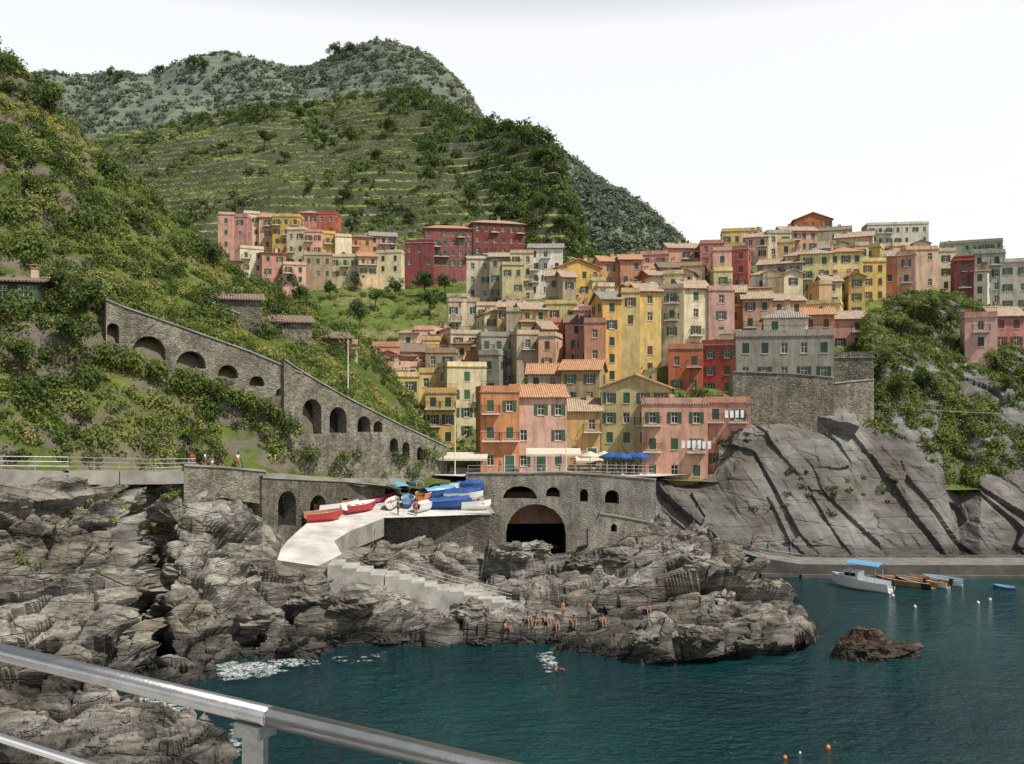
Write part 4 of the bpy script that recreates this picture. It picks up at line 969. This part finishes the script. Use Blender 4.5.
for px,py,L,Wd,cs,lab,pt,yw in [
 (350,503,5.6,1.8,[WHITEP,WHITEP,REDP,BLUE],'white boat with red trim pulled onto the ramp',('deck',),.85),
 (338,512,5.2,1.6,[WHITEP,WOODL,ORANGEP,BLUE],'white rowing boat resting on the slipway',('seat',),.7),
 (360,512,4.6,1.6,[REDP,WHITEP,WHITEP,BLUE],'red hulled rowing boat with white trim',('seat',),.9),
 (324,521,4.2,1.5,[REDP,WOODL,WHITEP,BLUE],'small red rowing boat on the ramp edge',('seat',),.6),
 (366,496,4.4,1.5,[WHITEP,LBLUE,WHITEP,BLUE],'white rowing boat with pale blue inside',('seat',),.9),
 (376,503,4.,1.2,[MAG,MAG,MAG,MAG],'bright pink kayak lying on the terrace',('deck',),1.1),
 (385,498,3.6,1.1,[MAG,REDP,MAG,BLUE],'pink and red kayak on the terrace',('deck',),1.),
 (393,508,3.6,1.4,[WHITEP,WHITEP,REDP,LBLUE],'white boat with red rim parked crosswise',('seat',),1.5),
 (400,495,3.8,1.6,[WHITEP,LBLUE,LBLUE,LBLUE],'white boat under pale blue cover',('tarp',),2.0),
 (408,506,3.6,1.5,[BLUE,LBLUE,WHITEP,BLUE],'blue rowing boat with white trim',('seat',),1.6),
 (413,489,3.6,1.5,[LBLUE,WHITEP,WHITEP,BLUE],'light blue rowing boat on the terrace',('seat',),2.2),
 (450,509,5.2,2.1,[BLUE,BLUE,WHITEP,BLUE],'boat fully covered with blue tarpaulin',('tarp',),.2),
 (464,500,4.8,2.,[WHITEP,BLUE,BLUE,BLUE],'white boat covered with blue tarpaulin',('tarp',),-.15),
 (440,498,4.4,1.8,[BLUE,LBLUE,WHITEP,LBLUE],'blue hulled boat covered with light blue sheet',('tarp',),.5),
 (454,491,4.,1.7,[WHITEP,GREENP,GREENP,BLUE],'white and green rowing boat with wooden seats',('seat',),.3),
 (424,500,3.8,1.6,[ORANGEP,WOODL,WHITEP,BLUE],'orange hulled rowing boat on the terrace',('seat',),1.4),
 (476,510,3.6,1.6,[WHITEP,WOODL,BLUE,BLUE],'white rowing boat with blue gunwale',('seat',),.2),
 (470,492,3.8,1.6,[BLUE,WHITEP,BLUE,BLUE],'small boat with dark blue cover near the wall',('tarp',),-.3),
 (424,511,3.4,1.4,[WHITEP,WHITEP,BLUE,BLUE],'white decked boat with blue stripe',('deck',),1.1)]:
    p=hit(px,py,TB)
    if p is None: p=W(px,py,95)
    boat('rowing_boat' if 'kayak' not in lab else 'kayak',p+Vector((0,0,.03)),yw,L*.88,Wd*.95,.85 if 'kayak' not in lab else .45,cs,lab,pt,group='boats pulled up on the harbour terrace',cat='boat' if 'kayak' not in lab else 'kayak',roll=random.uniform(-.12,.12))
def buoy(px,py,r,mat,lab):
    d=HC*F/(py-HY); me=bpy.data.meshes.new('buoy'); bm=bmesh.new(); bmesh.ops.create_uvsphere(bm,u_segments=14,v_segments=10,radius=r); bmesh.ops.create_cone(bm,segments=8,radius1=r*.3,radius2=r*.2,depth=r*.6,cap_ends=True,matrix=Matrix.Translation((0,0,r*1.15)))
    bm.to_mesh(me); bm.free(); me.materials.append(mat); add('buoy',me,loc=WZ(px,d,r*.3),label=lab,cat='buoy')
buoy(828,748,.12,ORANGEP,'small orange mooring buoy'); buoy(785,758,.1,ORANGEP,'small orange mooring buoy'); buoy(800,753,.06,WHITEP,'tiny white float on the water')
for px,py in ((893,596),(978,603),(990,600),(915,607)): buoy(px,py,.13,WHITEP,'small white mooring float')
# ---------------------------------------------------------------- people
def skinned(name,nodes,edges,root,mat):
    me=bpy.data.meshes.new(name); me.from_pydata([n[0] for n in nodes],edges,[])
    o=bpy.data.objects.new(name,me); COL.objects.link(o)
    o.modifiers.new('s','SKIN')
    for i,n in enumerate(nodes):
        r=n[1]; me.skin_vertices[0].data[i].radius=(r,r) if not isinstance(r,tuple) else r
        me.skin_vertices[0].data[i].use_root=(i==root)
    sb=o.modifiers.new('u','SUBSURF'); sb.levels=1; sb.render_levels=1
    dg=bpy.context.evaluated_depsgraph_get(); m2=bpy.data.meshes.new_from_object(o.evaluated_get(dg))
    bpy.data.objects.remove(o); m2.name=name; m2.materials.clear(); m2.materials.append(mat)
    m2.polygons.foreach_set('use_smooth',[True]*len(m2.polygons)); return m2
def body(J,mat):
    N=[];E=[]
    def n(p,r): N.append((tuple(p),r)); return len(N)-1
    pel=n(J['pel'],(.15,.11)); ch=n(J['chest'],(.17,.11)); nk=n(J['neck'],.055); hd=n(J['head'],(.085,.1)); hp=n(Vector(J['head'])+Vector((0,0,.1)),(.07,.085)); ns=n(Vector(J['head'])+Vector((0,-.11,.01)),.015)
    E+= [(pel,ch),(ch,nk),(nk,hd),(hd,hp),(hd,ns)]
    for s in 'LR':
        sh=n(J['sh'+s],.06); el=n(J['el'+s],.042); wr=n(J['wr'+s],.028); E+= [(ch,sh),(sh,el),(el,wr)]
        dv=(Vector(J['wr'+s])-Vector(J['el'+s])).normalized(); hc=Vector(J['wr'+s])+dv*.07; pm=n(hc,(.035,.02)); E.append((wr,pm))
        sd=dv.cross(Vector((1,0,0))).normalized() if abs(dv.x)<.9 else Vector((0,1,0))
        for k in range(4):
            f=n(hc+dv*(.085-.008*abs(k-1))+sd*(-.027+.018*k),.009); E.append((pm,f))
        t=n(Vector(J['wr'+s])+dv*.05+sd*.055,.011); E.append((pm,t))
        hi=n(J['hi'+s],.09); kn=n(J['kn'+s],.06); an=n(J['an'+s],.038); to=n(J['to'+s],(.045,.03)); E+= [(pel,hi),(hi,kn),(kn,an),(an,to)]
    return skinned('person',N,E,pel,mat)
def mir(J):
    for k in list(J):
        if k.endswith('L'): p=J[k]; J.setdefault(k[:-1]+'R',(-p[0],p[1],p[2]))
    return J
ST=mir(dict(pel=(0,0,.95),chest=(0,0,1.28),neck=(0,0,1.48),head=(0,-.02,1.6),shL=(.19,0,1.4),elL=(.25,.02,1.12),wrL=(.26,-.06,.88),hiL=(.09,0,.88),knL=(.1,-.02,.48),anL=(.1,.02,.08),toL=(.11,-.14,.03)))
SI=mir(dict(pel=(0,0,.12),chest=(0,-.04,.45),neck=(0,-.08,.64),head=(0,-.11,.76),shL=(.19,-.05,.57),elL=(.25,-.18,.34),wrL=(.14,-.38,.36),hiL=(.09,-.06,.1),knL=(.13,-.45,.42),anL=(.12,-.62,.06),toL=(.12,-.77,.02)))
WK=mir(dict(pel=(0,0,.95),chest=(0,-.03,1.28),neck=(0,-.05,1.48),head=(0,-.08,1.6),shL=(.19,0,1.4),elL=(.25,.1,1.14),wrL=(.25,.04,.9),hiL=(.09,0,.88),knL=(.1,-.18,.5),anL=(.1,-.2,.09),toL=(.11,-.36,.03)))
WK.update(elR=(-.25,-.1,1.14),wrR=(-.24,-.25,.95),knR=(-.1,.08,.49),anR=(-.1,.32,.14),toR=(-.11,.2,.03))
SW=mir(dict(pel=(0,.3,-.05),chest=(0,0,.0),neck=(0,-.2,.03),head=(0,-.32,.08),shL=(.19,-.08,.03),elL=(.35,-.3,.02),wrL=(.3,-.55,.02),hiL=(.09,.36,-.06),knL=(.14,.75,-.06),anL=(.12,1.1,-.03),toL=(.12,1.25,-.05)))
POSE={'stand':ST,'sit':SI,'walk':WK,'swim':SW}
BODY={k:body(J,SKIN) for k,J in POSE.items()}
def garment(k,i):
    J=POSE[k]; pel=Vector(J['pel']); ch=Vector(J['chest'])
    N=[(tuple(pel.lerp(ch,.2)),(.16,.12)),(tuple(pel),(.165,.125))]; E=[(0,1)]
    for s in 'LR':
        hi=Vector(J['hi'+s]); kn=Vector(J['kn'+s]); N.append((tuple(hi),.1)); N.append((tuple(hi.lerp(kn,.6)),.088)); E+=[(1,len(N)-2),(len(N)-2,len(N)-1)]
    return skinned('shorts',N,E,1,CLOTH[i])
def shirt(k,i):
    J=POSE[k]; pel=Vector(J['pel']); ch=Vector(J['chest'])
    N=[(tuple(pel.lerp(ch,.25)),(.165,.125)),(tuple(ch),(.185,.125)),(tuple(ch.lerp(Vector(J['neck']),.6)),(.09,.08))]; E=[(0,1),(1,2)]
    for s in 'LR':
        a=Vector(J['sh'+s]); b=Vector(J['el'+s]); N.append((tuple(a),.072)); N.append((tuple(a.lerp(b,.6)),.058)); E+=[(1,len(N)-2),(len(N)-2,len(N)-1)]
    return skinned('shirt',N,E,1,CLOTH[i])
GAR={(k,i):garment(k,i) for k in POSE for i in range(5) }
SHT={(k,i):shirt(k,i) for k in ('stand','walk','sit') for i in range(5)}
def hairm(k):
    me=bpy.data.meshes.new('hair'); bm=bmesh.new(); bmesh.ops.create_uvsphere(bm,u_segments=12,v_segments=8,radius=.118)
    for v in bm.verts:
        if v.co.z<-.01 and v.co.y<.03: v.co.z=-.005; v.co.y=max(v.co.y,-.02)
    bmesh.ops.translate(bm,verts=bm.verts,vec=Vector(POSE[k]['head'])+Vector((0,.02,.07))); bm.to_mesh(me); bm.free(); me.materials.append(HAIR); return me
HR={k:hairm(k) for k in POSE}
CW=['blue','red','white','black','green']
def person(p,k,yaw,i,j=None,where='on the rocks'):
    t={'stand':'standing','sit':'sitting','walk':'walking','swim':'swimming'}[k]
    lab=f"person {t} {where} in {CW[i]} shorts" + (f" and {CW[j]} shirt" if j is not None else '')
    s=random.uniform(.9,.98)
    e=add('person',None,loc=p,rot=(0,0,yaw),scale=(s,s,s),label=lab,cat='person')
    add('body',BODY[k],e); add('hair',HR[k],e); add('shorts',GAR[(k,i)],e)
    if j is not None: add('shirt',SHT[(k,j)],e)
for px,py,k,yw,i in [(528,622,'sit',.3,0),(537,623,'sit',-.4,1),(546,624,'sit',.5,3),(563,620,'stand',1.,3),(574,625,'sit',0,2),(589,622,'stand',-.6,0),(602,624,'sit',.2,4),(556,628,'sit',.2,0),(505,630,'sit',1,1),(648,612,'sit',0,3)]:
    h=hit(px,py)
    if h: person(h-Vector((0,0,.05)),k,yw,i)
for px,i,j in [(192,0,1),(205,3,2),(212,2,3),(222,3,3),(238,1,2)]:
    d=np.interp(px,[190,240],[78.3,81.5])+1.; person(WZ(px,d,W(px,474.5,d-.7).z+.35),'walk' if i%2 else 'stand',random.uniform(-2,2),i,j,'on the coastal path')
for px,d,k in [(600,104.6,'stand'),(607,105,'stand'),(616,105,'walk'),(626,104.8,'stand'),(634,105.2,'stand'),(575,105,'walk'),(560,104.8,'stand'),(645,105,'stand'),(500,105,'walk'),(540,105.5,'stand')]:
    person(WZ(px,d,zp),k,random.uniform(-3,3),random.randint(0,4),random.randint(0,4),'on the harbour square')
for px in (752,768,790): person(WZ(px,93.5,W(px,np.interp(px,[735,760,800],[550,558,564]),92.3).z+.02),'walk',1.5,px%5,(px*3)%5,'on the quay path')
for px,py in ((398,515),(432,484),(416,516)):
    p=hit(px,py,TB)
    if p: person(p,'stand',px*.1,px%5,py%5,'beside the boats')
person(WZ(558,60.2,.02),'swim',.3,0,None,'in the sea')
# ---------------------------------------------------------------- umbrellas, awnings, poles
def umbrella(p,r,mat,lab):
    e=add('parasol',None,loc=p,label=lab,cat='parasol',group='parasols on the harbour square')
    mb=MB(); mb.cyl((0,0,0),(0,0,2.6),.03,n=6); mb.cyl((0,0,0),(0,0,.08),.3,.25,10); add('pole',mb.mesh('pole',[GALV]),e)
    mb=MB(); n=8
    for i in range(n):
        a,b=2*math.pi*i/n,2*math.pi*(i+1)/n
        A=Vector((r*math.cos(a),r*math.sin(a),2.1));B=Vector((r*math.cos(b),r*math.sin(b),2.1)); T=Vector((0,0,2.65)); mb.poly([A,B,T]); mb.poly([A,B,B-Vector((0,0,.2)),A-Vector((0,0,.2))])
    add('canopy',mb.mesh('canopy',[mat]),e)
for px,d,m_ in [(611,106.5,BLUE),(622,105.8,BLUE),(632,107,BLUE),(640,106,BLUE),(604,108,AWN),(590,107.5,AWN)]:
    umbrella(WZ(px,d,zp),1.4,m_,'open blue parasol over cafe tables' if m_==BLUE else 'open cream parasol over cafe tables')
def awning(px0,px1,py,d,out,mat,lab):
    a=W(px0,py,d); b=W(px1,py,d); e=add('awning',None,loc=a,label=lab,cat='awning'); mb=MB()
    n=6
    for i in range(n):
        p=(b-a)*(i/n); q=(b-a)*((i+1)/n); o=Vector((0,-out,-.6)); mb.poly([p,q,q+o,p+o]); mb.poly([p+o,q+o,q+o-Vector((0,0,.25)),p+o-Vector((0,0,.25))])
    add('canopy',mb.mesh('canopy',[mat]),e)
    mb=MB(); 
    for x in (.05,(b-a).x-.05): mb.cyl((x,-out+.1,-.7),(x,-out+.1,-(a.z-zp)),.035,n=6)
    add('pole',mb.mesh('pole',[GALV]),e)
awning(424,488,452,108.5,3,AWN,'cream awning over the harbour bar'); awning(526,580,448,107.2,2.4,AWN,'cream awning shading the pink house front'); awning(575,602,455,111.5,2,AWN,'small awning on the ochre house')
def table(p):
    e=add('cafe_table',None,loc=p,label='small cafe table on the square',cat='table',group='cafe tables on the square')
    mb=MB(); mb.cyl((0,0,.72),(0,0,.75),.4,n=12); add('table_top',mb.mesh('table_top',[WHITEP]),e); mb=MB(); mb.cyl((0,0,0),(0,0,.72),.03,n=6); mb.cyl((0,0,0),(0,0,.03),.25,n=10); add('leg',mb.mesh('leg',[IRON]),e)
for px,d in ((585,106),(595,106.5),(612,107),(622,106.5),(550,106),(535,106.3)): table(WZ(px,d,zp))
def lampost(p,h,lab,name='street_lamp'):
    e=add(name,None,loc=p,label=lab,cat='pole'); mb=MB(); mb.cyl((0,0,0),(0,0,h),.07,.04,8); add('pole',mb.mesh('pole',[WHITEP]),e)
    mb=MB(); mb.cyl((0,0,h),(.0,-.5,h+.2),.03,n=6); mb.box((-.1,-.9,h+.12),(.1,-.45,h+.22)); add('lamp_head',mb.mesh('lamp_head',[GALV]),e)
lampost(W(348,397,100.5),6.5,'tall white lamp pole by the wall'); lampost(WZ(455,104.5,zp),7,'tall street lamp at the square edge'); lampost(WZ(566,104.4,zp),4,'short street lamp on the square')
mb=MB()
def cable(a,b,sag,r=.02,n=12):
    pr=None
    for i in range(n+1):
        t=i/n; p=a.lerp(b,t)-Vector((0,0,sag*4*t*(1-t)))
        if pr is not None: mb.cyl(pr,p,r,n=4,caps=False)
        pr=p
cable(W(-20,165,60),W(300,330,110),2.5,.03); add('overhead_cable',mb.mesh('overhead_cable',[IRON]),label='dark cable sagging across the hillside',cat='cable')
mb=MB(); cable(W(860,402,112),W(1060,412,112),.6,.04); add('overhead_cable',mb.mesh('overhead_cable',[GALV]),label='pale cable strung above the cliff',cat='cable')
def laundry(px,py,d,i):
    p=W(px,py,d); e=add('laundry',None,loc=p,label=f'{CW[i]} laundry hanging on a washing line',cat='laundry'); mb=MB(); mb.cyl((-1.3,0,0),(1.3,0,0),.015,n=4); add('line',mb.mesh('line',[GALV]),e)
    mb=MB()
    for k in range(4):
        x=-1.2+k*.62
        for z in range(3): mb.poly([(x,.03*math.sin(z+k),-z*.3),(x+.4,.03*math.sin(z+k+1),-z*.3),(x+.4,.03*math.sin(z+k+2),-(z+1)*.3),(x,.03*math.sin(z+k+1),-(z+1)*.3)])
    add('cloth',mb.mesh('cloth',[CLOTH[i]]),e)
for a in [(692,440,104.4,2),(702,441,104.6,2),(735,410,106.2,2)]: laundry(*a)
# ---------------------------------------------------------------- foreground railing and platform
def rl(t,z): return Vector((-1.12+1.056*t,1.968-.606*t,z))
TP_=.632
e=add('foreground_railing',None,loc=rl(TP_,16.42),label='brushed steel tubular handrail on flat posts',cat='railing'); o=rl(TP_,16.42)
mb=MB(); mb.cyl(rl(-1.6,17.449)-o,rl(TP_+.03,17.449)-o,.018,n=28); mb.cyl(rl(TP_+.034,17.449)-o,rl(2.1,17.449)-o,.018,n=28); mb.cyl(rl(TP_-.03,17.449)-o,rl(TP_+.08,17.449)-o,.0165,n=24)
hr=add('handrail',mb.mesh('handrail',[METAL],False),e)
for p in hr.data.polygons: p.use_smooth=len(p.vertices)==4
u=Vector((1.056,-.606,0)).normalized(); v=Vector((-u.y,u.x,0))
Mx=Matrix(((u.x,v.x,0,0),(u.y,v.y,0,0),(0,0,1,0),(0,0,0,1)))
mb=MB(); mb.box((-.026,-.006,0),(.026,.006,.99),0,Mx); mb.box((-.029,-.022,.99),(.029,.022,1.013),0,Mx); mb.box((-.06,-.05,-.01),(.06,.05,.012),0,Mx); pm=mb.mesh('post',[METAL])
for t in (-1.0,TP_,2.1): add('post',pm,e,loc=rl(t,16.42)-o)
mb=MB()
for z in (17.262,17.05,16.85,16.65): mb.cyl(rl(-1.6,z)-o,rl(2.1,z)-o,.0095,n=12)
add('lower_rail',mb.mesh('lower_rail',[WHITEP]),e)
mb=MB(); pts=[rl(-1.8,0)+Vector((.1,.17,0)),rl(2.4,0)+Vector((.1,.17,0)),Vector((2.4,-4,0)),Vector((-4,-4,0))]
up=[Vector((p.x,p.y,16.42)) for p in pts]; dn=[Vector((p.x,p.y,15.9)) for p in pts]; mb.poly(up); mb.poly(dn[::-1])
for i in range(4): j=(i+1)%4; mb.poly([dn[i],dn[j],up[j],up[i]])
mb.box((-3,-4,-3),(1.5,-.5,15.89))
add('viewing_platform_pavement',mb.mesh('viewing_platform_pavement',[CONC]),kind='structure',label='concrete viewing platform')
# ---------------------------------------------------------------- light, sky, camera
az=math.atan2(.72,-.5); el=math.radians(54)
w=bpy.data.worlds.new('World'); sc.world=w; w.use_nodes=True; nt=w.node_tree; bg=nt.nodes['Background']
sk=nd(nt,'ShaderNodeTexSky',sky_type='NISHITA'); sk.sun_disc=False; sk.sun_elevation=el; sk.sun_rotation=az; sk.dust_density=3.
nt.links.new(sk.outputs[0],bg.inputs[0]); bg.inputs[1].default_value=.05
b2=nd(nt,'ShaderNodeBackground'); b2.inputs[0].default_value=(1.,.985,.935,1)
sp=nd(nt,'ShaderNodeSeparateXYZ'); tc=nd(nt,'ShaderNodeTexCoord'); nt.links.new(tc.outputs['Generated'],sp.inputs[0])
nt.links.new(maprange(nt,sp.outputs[2],.38,.5,.88,.02),b2.inputs[1])
ad=nd(nt,'ShaderNodeAddShader'); nt.links.new(bg.outputs[0],ad.inputs[0]); nt.links.new(b2.outputs[0],ad.inputs[1]); nt.links.new(ad.outputs[0],nt.nodes['World Output'].inputs[0])
sl=bpy.data.lights.new('sun','SUN'); sl.energy=5.; sl.angle=math.radians(.5); sl.color=(1,.95,.85)
so=bpy.data.objects.new('sun',sl); COL.objects.link(so)
dirv=Vector((math.sin(az)*math.cos(el),math.cos(az)*math.cos(el),math.sin(el))); so.rotation_euler=dirv.to_track_quat('Z','Y').to_euler()
cam=bpy.data.cameras.new('camera'); cam.sensor_width=36; cam.lens=36*F/1024; cam.shift_y=18/1024; cam.clip_end=9000; cam.clip_start=.05
co=bpy.data.objects.new('camera',cam); COL.objects.link(co); co.location=CAM; co.rotation_euler=(math.pi/2,0,0); sc.camera=co
sc.view_settings.view_transform='Standard'; sc.view_settings.look='None'; sc.view_settings.exposure=0
print('objects',len(bpy.data.objects))
